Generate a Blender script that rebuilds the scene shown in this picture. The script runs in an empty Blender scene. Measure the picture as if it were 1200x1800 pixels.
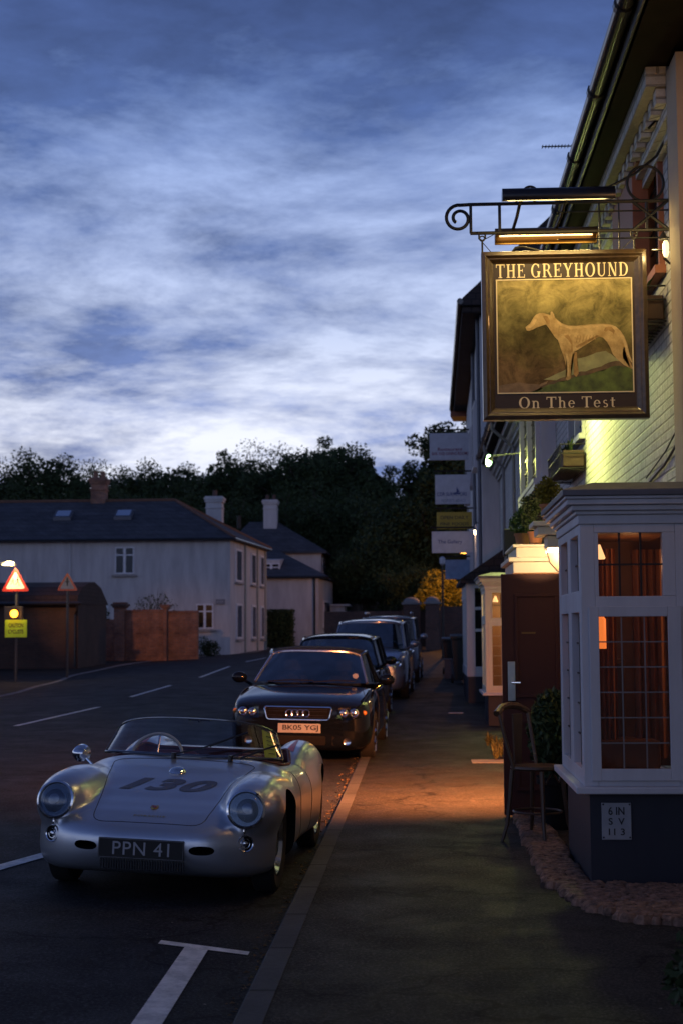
import bpy, bmesh, math, random
import numpy as np
from mathutils import Vector, Matrix
from mathutils.bvhtree import BVHTree
random.seed(7)
R = math.radians
sc = bpy.context.scene
C = sc.collection
CAMZ = 1.62
# ---------------------------------------------------------------- camera
cam = bpy.data.cameras.new('camera'); camo = bpy.data.objects.new('camera', cam); C.objects.link(camo)
cam.lens = 52.0; cam.sensor_width = 36.0; cam.sensor_fit = 'AUTO'
cam.clip_start = 0.05; cam.clip_end = 3000
camo.matrix_world = Matrix.Translation((0, 0, CAMZ)) @ Matrix.Rotation(R(3.08), 4, 'Z') @ Matrix.Rotation(R(94.66), 4, 'X') @ Matrix.Rotation(R(-0.35), 4, 'Z')
cam.dof.use_dof = True; cam.dof.focus_distance = 10.2; cam.dof.aperture_fstop = 3.6
sc.camera = camo
sc.view_settings.view_transform = 'Standard'; sc.view_settings.look = 'None'
sc.view_settings.exposure = 0.35; sc.view_settings.gamma = 1.0
sc.render.engine = 'CYCLES'
sc.cycles.use_denoising = True
sc.cycles.max_bounces = 6; sc.cycles.diffuse_bounces = 3; sc.cycles.glossy_bounces = 4
sc.cycles.transparent_max_bounces = 12; sc.cycles.sample_clamp_indirect = 4.0
sc.cycles.caustics_reflective = False; sc.cycles.caustics_refractive = False

# ---------------------------------------------------------------- world
SEED = 13.0
W = bpy.data.worlds.new('World'); sc.world = W; W.use_nodes = True
nt = W.node_tree; N = nt.nodes; L = nt.links
N.clear()
def mathn(op, a=None, b=None, c=None, clamp=False, T=None):
    t = T or nt
    n = t.nodes.new('ShaderNodeMath'); n.operation = op; n.use_clamp = clamp
    for i, v in enumerate((a, b, c)):
        if v is None: continue
        if isinstance(v, (int, float)): n.inputs[i].default_value = v
        else: t.links.new(v, n.inputs[i])
    return n.outputs[0]
def ramp(fac, stops, T=None, interp='LINEAR'):
    t = T or nt
    n = t.nodes.new('ShaderNodeValToRGB'); n.color_ramp.interpolation = interp
    e = n.color_ramp.elements
    while len(e) < len(stops): e.new(0.5)
    for i, (p, c) in enumerate(stops):
        e[i].position = p
        e[i].color = (c[0], c[1], c[2], 1) if isinstance(c, (tuple, list)) else (c, c, c, 1)
    t.links.new(fac, n.inputs[0]); return n.outputs[0]
def mixc(fac, a, b, T=None, mode='MIX'):
    t = T or nt
    n = t.nodes.new('ShaderNodeMix'); n.data_type = 'RGBA'; n.blend_type = mode
    for s, v in ((n.inputs[0], fac), (n.inputs[6], a), (n.inputs[7], b)):
        if isinstance(v, (int, float)): s.default_value = v
        elif isinstance(v, (tuple, list)): s.default_value = (v[0], v[1], v[2], 1)
        else: t.links.new(v, s)
    return n.outputs[2]
def s2l(r, g, b):
    f = lambda v: (v/255/12.92) if v/255 <= .04045 else ((v/255+.055)/1.055)**2.4
    return (f(r), f(g), f(b))
tc = N.new('ShaderNodeTexCoord'); sep = N.new('ShaderNodeSeparateXYZ'); L.new(tc.outputs['Generated'], sep.inputs[0])
dz = mathn('MAXIMUM', sep.outputs[2], 0.0)
den = mathn('ADD', dz, 0.22)
px_ = mathn('DIVIDE', sep.outputs[0], den); py_ = mathn('DIVIDE', sep.outputs[1], den)
cmb = N.new('ShaderNodeCombineXYZ'); L.new(px_, cmb.inputs[0]); L.new(py_, cmb.inputs[1]); cmb.inputs[2].default_value = SEED
mp = N.new('ShaderNodeMapping'); L.new(cmb.outputs[0], mp.inputs[0]); mp.inputs['Rotation'].default_value = (0, 0, R(-38)); mp.inputs['Scale'].default_value = (0.85, 1.15, 1)
def noise(vec, scale, detail=8, rough=.55, dist=0.0, T=None):
    t = T or nt
    n = t.nodes.new('ShaderNodeTexNoise'); n.inputs['Scale'].default_value = scale
    n.inputs['Detail'].default_value = detail; n.inputs['Roughness'].default_value = rough
    n.inputs['Distortion'].default_value = dist
    t.links.new(vec, n.inputs['Vector']); return n.outputs['Fac']
n1 = noise(mp.outputs[0], 2.0, 14, .66, .2)
n2 = noise(mp.outputs[0], 7.5, 9, .60, .15)
nn = mathn('ADD', mathn('MULTIPLY', n1, .80), mathn('MULTIPLY', n2, .20))
# cover grows with height
cover = ramp(dz, [(0.0, .22), (0.10, .10), (0.135, .045), (0.17, .075), (0.24, .05), (.32, .12), (0.42, .20), (1, .25)])
dens = mathn('MULTIPLY', mathn('SUBTRACT', mathn('ADD', nn, cover), .478), 5.4, clamp=True)
gap = ramp(dz, [(0.0, s2l(170, 172, 196)), (.07, s2l(196, 202, 222)), (.13, s2l(222, 226, 240)), (.20, s2l(182, 194, 224)), (.28, s2l(152, 170, 212)), (.36, s2l(112, 138, 192)), (.5, s2l(70, 92, 148)), (.7, s2l(50, 72, 128)), (1, s2l(40, 58, 108))])
cld = ramp(dz, [(0.0, s2l(98, 112, 150)), (.10, s2l(90, 106, 150)), (.2, s2l(88, 107, 154)), (.30, s2l(74, 96, 146)), (.45, s2l(52, 70, 118)), (.7, s2l(44, 58, 98)), (1, s2l(34, 46, 80))])
var = ramp(n2, [(.34, .78), (.66, 1.26)])
n3 = noise(mp.outputs[0], .55, 3, .5, .2)
var2 = ramp(n3, [(.35, .80), (.65, 1.25)])
cldv = mixc(1.0, mixc(1.0, cld, var, mode='MULTIPLY'), var2, mode='MULTIPLY')
skyc = mixc(dens, gap, cldv)
# side glow: the west (ahead-left) is a little brighter than the east behind the camera
azi = mathn('MULTIPLY_ADD', sep.outputs[1], -.08, 1.08)
skyc = mixc(1.0, skyc, azi, mode='MULTIPLY')
nish = N.new('ShaderNodeTexSky'); nish.sky_type = 'NISHITA'; nish.sun_disc = False
nish.sun_elevation = R(-1.5); nish.sun_rotation = R(-25)
b1 = N.new('ShaderNodeBackground'); L.new(skyc, b1.inputs[0]); b1.inputs[1].default_value = 1.0
b2 = N.new('ShaderNodeBackground'); L.new(nish.outputs[0], b2.inputs[0]); b2.inputs[1].default_value = 0.02
ad = N.new('ShaderNodeAddShader'); L.new(b1.outputs[0], ad.inputs[0]); L.new(b2.outputs[0], ad.inputs[1])
wo = N.new('ShaderNodeOutputWorld'); L.new(ad.outputs[0], wo.inputs[0])
# afterglow: one very weak, very wide sun low over the horizon
sl = bpy.data.lights.new('sun', 'SUN'); so = bpy.data.objects.new('sun', sl); C.objects.link(so)
sl.energy = 0.03; sl.angle = R(40); sl.color = (1, .85, .75)
so.rotation_euler = (R(80), 0, R(155))

# ---------------------------------------------------------------- materials
MATS = {}
class MatB:
    def __init__(s, name):
        s.m = bpy.data.materials.new(name); s.m.use_nodes = True
        s.t = s.m.node_tree; s.b = s.t.nodes['Principled BSDF']
        s.tc = s.t.nodes.new('ShaderNodeTexCoord').outputs['Object']
    def set(s, **k):
        for key, v in k.items():
            i = s.b.inputs[key.replace('_', ' ')]
            if isinstance(v, (tuple, list)): i.default_value = (v[0], v[1], v[2], 1)
            elif isinstance(v, (int, float)): i.default_value = v
            else: s.t.links.new(v, i)
        return s
    def bump(s, h, strength=.3, dist=.01):
        n = s.t.nodes.new('ShaderNodeBump'); n.inputs['Strength'].default_value = strength; n.inputs['Distance'].default_value = dist
        s.t.links.new(h, n.inputs['Height']); s.t.links.new(n.outputs[0], s.b.inputs['Normal']); return s
    def noise(s, scale, detail=4, rough=.55, vec=None, dist=0): return noise(vec or s.tc, scale, detail, rough, dist, T=s.t)
    def ramp(s, f, st, **k): return ramp(f, st, T=s.t, **k)
    def mix(s, f, a, b, mode='MIX'): return mixc(f, a, b, T=s.t, mode=mode)
def simple(name, col, rough=.6, metal=0.0, var=.15, scale=6, spec=.5, bump=.0, coat=0.0):
    if name in MATS: return MATS[name]
    b = MatB(name)
    n = b.noise(scale, 5, .6)
    lo = tuple(c*(1-var) for c in col); hi = tuple(min(1, c*(1+var)) for c in col)
    b.set(Base_Color=b.ramp(n, [(.3, lo), (.7, hi)]), Roughness=rough, Metallic=metal)
    b.b.inputs['Specular IOR Level'].default_value = spec
    b.b.inputs['Coat Weight'].default_value = coat; b.b.inputs['Coat Roughness'].default_value = .04
    if bump: b.bump(b.noise(scale*9, 4, .6), bump, .004)
    MATS[name] = b.m; return b.m
def emis(name, col, st):
    if name in MATS: return MATS[name]
    b = MatB(name); b.set(Base_Color=col, Roughness=.4)
    b.b.inputs['Emission Color'].default_value = (*col, 1); b.b.inputs['Emission Strength'].default_value = st
    MATS[name] = b.m; return b.m
def glassmat(name, tint=(.5, .55, .6), rough=.02, ior=1.5):
    if name in MATS: return MATS[name]
    m = bpy.data.materials.new(name); m.use_nodes = True; t = m.node_tree; t.nodes.clear()
    tr = t.nodes.new('ShaderNodeBsdfTransparent'); tr.inputs[0].default_value = (*tint, 1)
    gl = t.nodes.new('ShaderNodeBsdfGlossy'); gl.inputs['Roughness'].default_value = rough; gl.inputs[0].default_value = (1, 1, 1, 1)
    fr = t.nodes.new('ShaderNodeFresnel'); fr.inputs[0].default_value = ior
    geo = t.nodes.new('ShaderNodeNewGeometry')
    tco = t.nodes.new('ShaderNodeTexCoord')
    bp = t.nodes.new('ShaderNodeBump'); bp.inputs['Strength'].default_value = .02; bp.inputs['Distance'].default_value = .02
    t.links.new(noise(tco.outputs['Object'], 3, 2, .5, T=t), bp.inputs['Height']); t.links.new(bp.outputs[0], gl.inputs['Normal'])
    mx = t.nodes.new('ShaderNodeMixShader'); o = t.nodes.new('ShaderNodeOutputMaterial')
    # no total reflection from the back face of these single sheets
    iv = mathn('MULTIPLY', fr.outputs[0], mathn('SUBTRACT', 1.0, geo.outputs['Backfacing'], T=t), T=t)
    iv2 = mathn('ADD', iv, mathn('MULTIPLY', geo.outputs['Backfacing'], .07, T=t), T=t)
    t.links.new(iv2, mx.inputs[0]); t.links.new(tr.outputs[0], mx.inputs[1]); t.links.new(gl.outputs[0], mx.inputs[2])
    t.links.new(mx.outputs[0], o.inputs[0]); MATS[name] = m; return m
def wallvec(b, axis, sx=1, sz=1):
    """2-D coordinates on an upright wall: along it and up"""
    sp = b.t.nodes.new('ShaderNodeSeparateXYZ'); b.t.links.new(b.tc, sp.inputs[0])
    cb = b.t.nodes.new('ShaderNodeCombineXYZ')
    if axis == 'xy':   # both directions at once
        ad_ = mathn('ADD', sp.outputs[0], sp.outputs[1], T=b.t); b.t.links.new(ad_, cb.inputs[0])
    else: b.t.links.new(sp.outputs[0 if axis == 'x' else 1], cb.inputs[0])
    b.t.links.new(sp.outputs[2], cb.inputs[1]); return cb.outputs[0]
def brick(name, c1, c2, mortar, axis='xy', bw=.225, bh=.075, ms=.01, bumpst=.6, rough=.85, stain=.35, dist=.008):
    if name in MATS: return MATS[name]
    b = MatB(name); v = wallvec(b, axis)
    n = b.t.nodes.new('ShaderNodeTexBrick'); b.t.links.new(v, n.inputs['Vector'])
    n.inputs['Scale'].default_value = 1; n.inputs['Brick Width'].default_value = bw; n.inputs['Row Height'].default_value = bh
    n.inputs['Mortar Size'].default_value = ms; n.inputs['Mortar Smooth'].default_value = .4; n.inputs['Bias'].default_value = 0
    n.inputs['Color1'].default_value = (*c1, 1); n.inputs['Color2'].default_value = (*c2, 1); n.inputs['Mortar'].default_value = (*mortar, 1)
    st = b.ramp(b.noise(1.3, 6, .65), [(.3, 1-stain), (.7, 1.08)])
    st2 = b.ramp(b.noise(22, 4, .6), [(.3, .82), (.7, 1.1)])
    b.set(Base_Color=b.mix(1.0, b.mix(1.0, n.outputs[0], st, 'MULTIPLY'), st2, 'MULTIPLY'), Roughness=rough)
    h = mathn('ADD', mathn('MULTIPLY', n.outputs[1], -1.0, T=b.t), mathn('MULTIPLY', b.noise(16, 5, .7), .9, T=b.t), T=b.t)
    b.bump(h, bumpst, dist); MATS[name] = b.m; return b.m
def stained(name, col, dirt, rough=.7, scale=.9, bump=.25, streak=True):
    if name in MATS: return MATS[name]
    b = MatB(name)
    mpn = b.t.nodes.new('ShaderNodeMapping'); b.t.links.new(b.tc, mpn.inputs[0]); mpn.inputs['Scale'].default_value = (3, 3, .5) if streak else (1, 1, 1)
    f = b.ramp(b.noise(scale, 7, .65, vec=mpn.outputs[0]), [(.38, 0.0), (.72, .75)])
    b.set(Base_Color=b.mix(f, col, dirt), Roughness=rough)
    b.bump(b.noise(28, 5, .6), bump, .006); MATS[name] = b.m; return b.m
def asphalt(name, base, var=.3, speck=.5, bumpst=.5, tint=(1, 1, 1)):
    if name in MATS: return MATS[name]
    b = MatB(name)
    a = b.ramp(b.noise(.45, 6, .6), [(.3, tuple(base*(1-var)*t for t in tint)), (.7, tuple(base*(1+var)*t for t in tint))])
    g = b.noise(60, 4, .75); b.b.inputs['Specular IOR Level'].default_value = .14
    sp = b.ramp(g, [(.40, .35), (.54, 1.0), (.66, 2.6)])
    pt = b.ramp(b.noise(5, 6, .7), [(.35, .75), (.6, 1.05)])
    vo = b.t.nodes.new('ShaderNodeTexVoronoi'); vo.inputs['Scale'].default_value = 3.1; b.t.links.new(b.tc, vo.inputs['Vector'])
    lit = b.ramp(vo.outputs['Distance'], [(.018, (.22, .20, .18)), (.028, (0, 0, 0))])
    col = b.mix(1.0, b.mix(1.0, a, sp, 'MULTIPLY'), pt, 'MULTIPLY')
    col = b.mix(1.0, col, lit, 'ADD')
    wv = b.t.nodes.new('ShaderNodeVectorMath'); wv.operation = 'ADD'; b.t.links.new(b.tc, wv.inputs[0])
    nc = b.t.nodes.new('ShaderNodeTexNoise'); nc.inputs['Scale'].default_value = 2.2; nc.inputs['Detail'].default_value = 5; b.t.links.new(b.tc, nc.inputs['Vector']); b.t.links.new(nc.outputs['Color'], wv.inputs[1])
    vc = b.t.nodes.new('ShaderNodeTexVoronoi'); vc.feature = 'DISTANCE_TO_EDGE'; vc.inputs['Scale'].default_value = .42; b.t.links.new(wv.outputs[0], vc.inputs['Vector'])
    crack = b.ramp(vc.outputs['Distance'], [(.0, .25), (.006, .45), (.012, 1.0)])
    col = b.mix(1.0, col, crack, 'MULTIPLY')
    b.set(Base_Color=col, Roughness=b.ramp(b.noise(2, 4, .6), [(.3, .62), (.7, .85)]))
    b.bump(mathn('ADD', g, mathn('MULTIPLY', b.noise(6, 4, .6), .6, T=b.t), T=b.t), bumpst, .006)
    MATS[name] = b.m; return b.m

M_road = asphalt('road asphalt', .032, tint=(.92, .96, 1.08))
M_pave = asphalt('pavement asphalt', .034, var=.25, tint=(1.12, 1, .86))
M_lkerb = simple('pale kerb stone', (.20, .19, .19), .8, var=.4)
M_kerb = brick('kerb stone', (.085, .085, .085), (.07, .07, .075), (.02, .02, .02), axis='y', bw=.9, bh=5, ms=.018, stain=.55)
def linemat():
    b = MatB('road paint'); f = b.ramp(b.noise(7, 7, .75), [(.40, 0), (.62, 1)])
    b.set(Base_Color=b.mix(f, (.85, .84, .80), (.50, .50, .48)), Roughness=.7); b.bump(b.noise(80, 3, .6), .4, .004); return b.m
M_line = linemat()
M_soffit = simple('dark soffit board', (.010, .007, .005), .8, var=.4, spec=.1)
M_soil = simple('soil and grass', (.03, .035, .02), .95, scale=3)
M_white = stained('white painted render', (.62, .62, .62), (.36, .36, .37), .7)
M_housew = stained('old white render', (.56, .54, .53), (.34, .32, .32), .85, bump=.4)
M_pubbrick = brick('white painted brick', (.66, .65, .60), (.58, .57, .52), (.36, .35, .31), axis='xy', ms=.010, bumpst=1.0, stain=.18, rough=.7, dist=.02)
M_redbrick = brick('old red brick', (.46, .20, .11), (.30, .13, .09), (.30, .26, .22), stain=.7)
M_darkbrick = brick('dark brick', (.16, .08, .06), (.10, .06, .05), (.12, .10, .09), stain=.5)
M_woodw = stained('white painted timber', (.60, .59, .62), (.42, .41, .42), .45, bump=.12)
M_cream = stained('cream painted timber', (.72, .66, .50), (.55, .5, .38), .5, bump=.1)
M_slate = brick('slate roof', (.085, .09, .105), (.06, .065, .08), (.03, .03, .035), axis='xy', bw=.3, bh=.22, ms=.012, stain=.5, bumpst=.8, dist=.02)
M_tile = brick('dark roof tile', (.06, .04, .035), (.04, .03, .03), (.015, .012, .012), axis='xy', bw=.2, bh=.14, ms=.012, stain=.4, dist=.03)
M_lead = simple('lead sheet', (.10, .105, .125), .5, .3)
M_black = simple('black painted metal', (.012, .012, .014), .38, 0, spec=.6)
M_iron = simple('black wrought iron', (.018, .016, .015), .5, .3, bump=.2)
M_navy = stained('navy plinth paint', (.016, .017, .030), (.028, .028, .036), .6, bump=.3)
M_bronze = simple('bronze metal', (.20, .12, .04), .35, .7)
M_pipe = simple('black gutter plastic', (.02, .021, .024), .22, 0, spec=.7)
M_reddoor = stained('dark red door paint', (.045, .006, .004), (.03, .005, .004), .7, bump=.08)
M_redbrown = stained('red brown timber', (.30, .10, .055), (.2, .07, .04), .6, bump=.1)
M_chrome = simple('chrome', (.75, .75, .76), .08, 1, var=.03)
M_rubber = simple('tyre rubber', (.014, .014, .015), .75, 0, bump=.2)
M_glass = glassmat('window glass', (.72, .74, .76), .03)
M_carglass = glassmat('car glass', (.30, .36, .38), .02, 2.7)
M_screen = glassmat('clear screen', (.80, .84, .86), .015, 1.75)
M_lampglass = glassmat('headlamp glass', (.55, .58, .62), .05, 1.6)
M_dark = simple('dark interior', (.012, .011, .011), .9, spec=.15)
M_terra = simple('terracotta', (.38, .15, .06), .8, bump=.3)
M_foil = lambda name, c: simple(name, c, .7, 0, var=.45, scale=2.5, spec=.3)
M_leafd = M_foil('dark foliage', (.035, .055, .018))
M_leafg = M_foil('green foliage', (.06, .11, .025))
M_leafy = M_foil('yellow green foliage', (.20, .17, .02))
M_bark = simple('bark', (.06, .045, .035), .95, bump=.5)

# ---------------------------------------------------------------- mesh helpers
class MB:
    def __init__(s): s.b = bmesh.new()
    def _add(s, verts, faces):
        vs = [s.b.verts.new(v) for v in verts]
        for f in faces:
            try: s.b.faces.new([vs[i] for i in f])
            except ValueError: pass
        return vs
    def box(s, x0, x1, y0, y1, z0, z1):
        s._add([(x0, y0, z0), (x1, y0, z0), (x1, y1, z0), (x0, y1, z0), (x0, y0, z1), (x1, y0, z1), (x1, y1, z1), (x0, y1, z1)],
               [(3, 2, 1, 0), (4, 5, 6, 7), (0, 1, 5, 4), (1, 2, 6, 5), (2, 3, 7, 6), (3, 0, 4, 7)]); return s
    def quad(s, *p): s._add(p, [tuple(range(len(p)))]); return s
    def hexa(s, p8):
        s._add(p8, [(3, 2, 1, 0), (4, 5, 6, 7), (0, 1, 5, 4), (1, 2, 6, 5), (2, 3, 7, 6), (3, 0, 4, 7)]); return s
    def prism(s, pts, z0, z1):
        n = len(pts); v = [(p[0], p[1], z0) for p in pts] + [(p[0], p[1], z1) for p in pts]
        s._add(v, [tuple(reversed(range(n))), tuple(range(n, 2*n))] + [(i, (i+1) % n, n+(i+1) % n, n+i) for i in range(n)]); return s
    def prism_y(s, pts, y0, y1):     # pts are (x, z)
        n = len(pts); v = [(p[0], y0, p[1]) for p in pts] + [(p[0], y1, p[1]) for p in pts]
        s._add(v, [tuple(range(n)), tuple(reversed(range(n, 2*n)))] + [((i+1) % n, i, n+i, n+(i+1) % n) for i in range(n)]); return s
    def prism_x(s, pts, x0, x1):     # pts are (y, z)
        n = len(pts); v = [(x0, p[0], p[1]) for p in pts] + [(x1, p[0], p[1]) for p in pts]
        s._add(v, [tuple(reversed(range(n))), tuple(range(n, 2*n))] + [(i, (i+1) % n, n+(i+1) % n, n+i) for i in range(n)]); return s
    def loft(s, rings, close=True, cap=True):
        n = len(rings[0]); vs = []
        for r in rings: vs.append([s.b.verts.new(p) for p in r])
        for i in range(len(rings)-1):
            for j in range(n if close else n-1):
                k = (j+1) % n
                try: s.b.faces.new((vs[i][j], vs[i][k], vs[i+1][k], vs[i+1][j]))
                except ValueError: pass
        if cap and close:
            for q in (list(reversed(vs[0])), vs[-1]):
                try: s.b.faces.new(q)
                except ValueError: pass
        return s
    def tube(s, pts, r, n=8, closed=False):
        pts = [Vector(p) for p in pts]; m = len(pts); rings = []
        rs = r if isinstance(r, (list, tuple)) else [r]*m
        up = None
        for i, p in enumerate(pts):
            if closed: d = pts[(i+1) % m]-pts[i-1]
            else: d = pts[min(i+1, m-1)]-pts[max(i-1, 0)]
            d.normalize()
            if up is None: up = d.orthogonal().normalized()
            up = (up-d*up.dot(d)); up = up.normalized() if up.length > 1e-6 else d.orthogonal().normalized()
            v = d.cross(up)
            rings.append([p+(up*math.cos(2*math.pi*j/n)+v*math.sin(2*math.pi*j/n))*rs[i] for j in range(n)])
        if closed: rings.append(rings[0])
        s.loft(rings, True, not closed); return s
    def disc(s, c, axis, r, th, n=24):
        c = Vector(c); a = Vector(axis).normalized(); s.tube([c-a*th/2, c+a*th/2], r, n); return s
    def lathe(s, prof, c, axis=(0, 0, 1), n=24):   # prof: (radius, along axis)
        c = Vector(c); a = Vector(axis).normalized(); u = a.orthogonal().normalized(); v = a.cross(u)
        s.loft([[c+a*h+(u*math.cos(2*math.pi*j/n)+v*math.sin(2*math.pi*j/n))*max(r, 1e-4) for j in range(n)] for r, h in prof]); return s
    def ball(s, c, r, n=10, m=7):
        rx, ry, rz = r if isinstance(r, (tuple, list)) else (r, r, r)
        s.loft([[(c[0]+rx*math.cos(2*math.pi*j/n)*math.cos(t), c[1]+ry*math.sin(2*math.pi*j/n)*math.cos(t), c[2]+rz*math.sin(t)) for j in range(n)]
                for t in [(-.5+.999*(i+.002)/m)*math.pi for i in range(m+1)]]); return s
    def torus(s, c, axis, R_, r, n=28, k=8, sx=1.0, sy=1.0, u=None):
        c = Vector(c); a = Vector(axis).normalized(); u = Vector(u).normalized() if u else a.orthogonal().normalized(); v = a.cross(u)
        s.tube([c+u*math.cos(2*math.pi*j/n)*R_*sx+v*math.sin(2*math.pi*j/n)*R_*sy for j in range(n)], r, k, True); return s
    def weld(s, d=1e-4): bmesh.ops.remove_doubles(s.b, verts=s.b.verts, dist=d); return s

def obj(name, mb, mat, parent=None, smooth=False, bevel=0.0, fix=True):
    if isinstance(mb, bpy.types.Mesh): me = mb
    else:
        if fix: bmesh.ops.recalc_face_normals(mb.b, faces=mb.b.faces)
        me = bpy.data.meshes.new(name); mb.b.to_mesh(me); mb.b.free()
    if mat is not None: me.materials.clear(); me.materials.append(mat)
    if parent is not None:
        root = parent
        while root.parent: root = root.parent
        if root.get('_w'):
            me.transform(Matrix.Translation(-root.location))
    if smooth:
        me.polygons.foreach_set('use_smooth', [True]*len(me.polygons))
        if smooth != 'full':
            try: me.set_sharp_from_angle(angle=R(38))
            except Exception: pass
    o = bpy.data.objects.new(name, me); C.objects.link(o)
    if parent is not None: o.parent = parent
    if bevel:
        md = o.modifiers.new('bevel', 'BEVEL'); md.width = bevel; md.segments = 2; md.limit_method = 'ANGLE'; md.angle_limit = R(40)
    return o
def tag(o, label=None, cat=None, group=None, kind=None):
    if label: o['label'] = label
    if cat: o['category'] = cat
    if group: o['group'] = group
    if kind: o['kind'] = kind
    return o
def thing(name, label, cat, loc=(0, 0, 0), group=None, world=True, rot=(0, 0, 0)):
    o = bpy.data.objects.new(name, None); C.objects.link(o); o.location = loc; o.rotation_euler = rot
    tag(o, label, cat, group)
    if world: o['_w'] = 1
    return o
def struct(name, mb, mat, **k): return tag(obj(name, mb, mat, **k), kind='structure')
def copy_tree(o, parent=None):
    c = o.copy(); C.objects.link(c)
    if parent is not None: c.parent = parent
    for ch in list(o.children): copy_tree(ch, c)
    return c
def baked(o):
    bpy.context.view_layer.update()
    dg = bpy.context.evaluated_depsgraph_get()
    me = bpy.data.meshes.new_from_object(o.evaluated_get(dg), preserve_all_data_layers=False, depsgraph=dg)
    old = o.data; o.modifiers.clear(); o.data = me
    bpy.data.meshes.remove(old); return o
def cut(o, mb, mat=None):
    bmesh.ops.recalc_face_normals(mb.b, faces=mb.b.faces)
    me = bpy.data.meshes.new('cutter'); mb.b.to_mesh(me); mb.b.free()
    if mat is not None: me.materials.append(mat)
    c = bpy.data.objects.new('cutter', me); C.objects.link(c)
    c.parent = o.parent
    md = o.modifiers.new('b', 'BOOLEAN'); md.operation = 'DIFFERENCE'; md.solver = 'EXACT'; md.object = c
    if mat is not None: md.material_mode = 'TRANSFER'
    baked(o); bpy.data.objects.remove(c); bpy.data.meshes.remove(me)
def light(kind, name, loc, energy, col, parent=None, **k):
    l = bpy.data.lights.new(name, kind); l.energy = energy; l.color = col
    for a, v in k.items():
        if a not in ('rot', 'aim'): setattr(l, a, v)
    o = bpy.data.objects.new(name, l); C.objects.link(o); o.location = loc
    if 'aim' in k:
        d = Vector(k['aim'])-Vector(loc); o.rotation_euler = d.to_track_quat('-Z', 'Y').to_euler()
    if parent is not None:
        o.parent = parent
        if parent.get('_w'): o.location = Vector(loc)-parent.location
    return o
_tcache = {}
def text2d(s, h=None, w=None, bold=0.0, shear=0.0, sub=0, spacing=1.0):
    """flat text outline as (verts, faces) centred on 0,0, cap height h, width w"""
    key = (s, h, w, bold, shear, sub, spacing)
    if key in _tcache: return _tcache[key]
    cu = bpy.data.curves.new('t', 'FONT'); cu.body = s; cu.offset = bold; cu.shear = shear; cu.space_character = spacing; cu.resolution_u = 6
    o = bpy.data.objects.new('t', cu); C.objects.link(o); bpy.context.view_layer.update()
    me = bpy.data.meshes.new_from_object(o.evaluated_get(bpy.context.evaluated_depsgraph_get()))
    bm = bmesh.new(); bm.from_mesh(me); bmesh.ops.remove_doubles(bm, verts=bm.verts, dist=1e-4)
    if sub: bmesh.ops.triangulate(bm, faces=bm.faces); bmesh.ops.subdivide_edges(bm, edges=bm.edges, cuts=sub, use_grid_fill=True)
    bm.verts.ensure_lookup_table()
    V = np.array([v.co[:] for v in bm.verts]); F = [tuple(v.index for v in f.verts) for f in bm.faces]
    bm.free(); bpy.data.objects.remove(o); bpy.data.meshes.remove(me); bpy.data.curves.remove(cu)
    mn, mx = V.min(0), V.max(0); V[:, :2] -= (mn[:2]+mx[:2])/2
    sy = (h/(mx[1]-mn[1])) if h else 1.0
    sx = (w/(mx[0]-mn[0])) if w else sy
    V[:, 0] *= sx; V[:, 1] *= sy
    _tcache[key] = (V, F); return V, F
def flat_text(name, s, mat, parent, c, h, w=None, right=(1, 0, 0), up=(0, 0, 1), th=.003, **k):
    V, F = text2d(s, h, w, **k)
    r = Vector(right).normalized(); u = Vector(up).normalized(); nrm = r.cross(u); c = Vector(c)
    mb = MB(); mb._add([c+r*v[0]+u*v[1]+nrm*th for v in V], F)
    # thin sides so that the lettering is a solid layer
    ex = bmesh.ops.extrude_face_region(mb.b, geom=mb.b.faces[:])
    bmesh.ops.translate(mb.b, verts=[g for g in ex['geom'] if isinstance(g, bmesh.types.BMVert)], vec=-nrm*th*.8)
    return obj(name, mb, mat, parent)
def gz(y): # ground height of the pavement
    t = y-16
    if t <= -4: return .02
    if t < 4: return .02+.0125*(t+4)**2/16
    return .02+.0125*t
def XR(y): return -.80-(.004*(y-52)**2 if y > 52 else 0)+.0*(y)
def XL(y):
    P = [(-20, -9.5), (10, -9.5), (34, -9.5), (39, -9.9), (46, -10.6), (54, -10.9), (62, -10.5), (66, -9.2), (72, -8.0), (90, -8.6), (120, -14)]
    for (a, xa), (b, xb) in zip(P, P[1:]):
        if y <= b:
            t = (y-a)/(b-a); t = t*t*(3-2*t); return xa+(xb-xa)*t
    return -14
def drop(y):  # kerb upstand, lowered for the vehicle crossing and along the parked cars
    if y < 12: return .08
    if y > 16: return .015
    return .08-.065*(y-12)/4
def road_z(x, y):
    xr, xl = XR(y), XL(y); d = xr-x; wd = xr-xl; t = min(max(d/wd, 0), 1)
    return gz(y)-drop(y)+wd*.05*t*(1-t)
def at(px, py, D): return ((px-740)/2600*D, D, CAMZ+(1112-py)/2600*D)
def grid(xf0, xf1, ys, nx, zf):
    mb = MB(); rows = []
    for y in ys:
        a, b_ = xf0(y), xf1(y)
        rows.append([(a+(b_-a)*i/nx, y, zf(a+(b_-a)*i/nx, y)) for i in range(nx+1)])
    mb.loft(rows, close=False, cap=False); return mb
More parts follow.
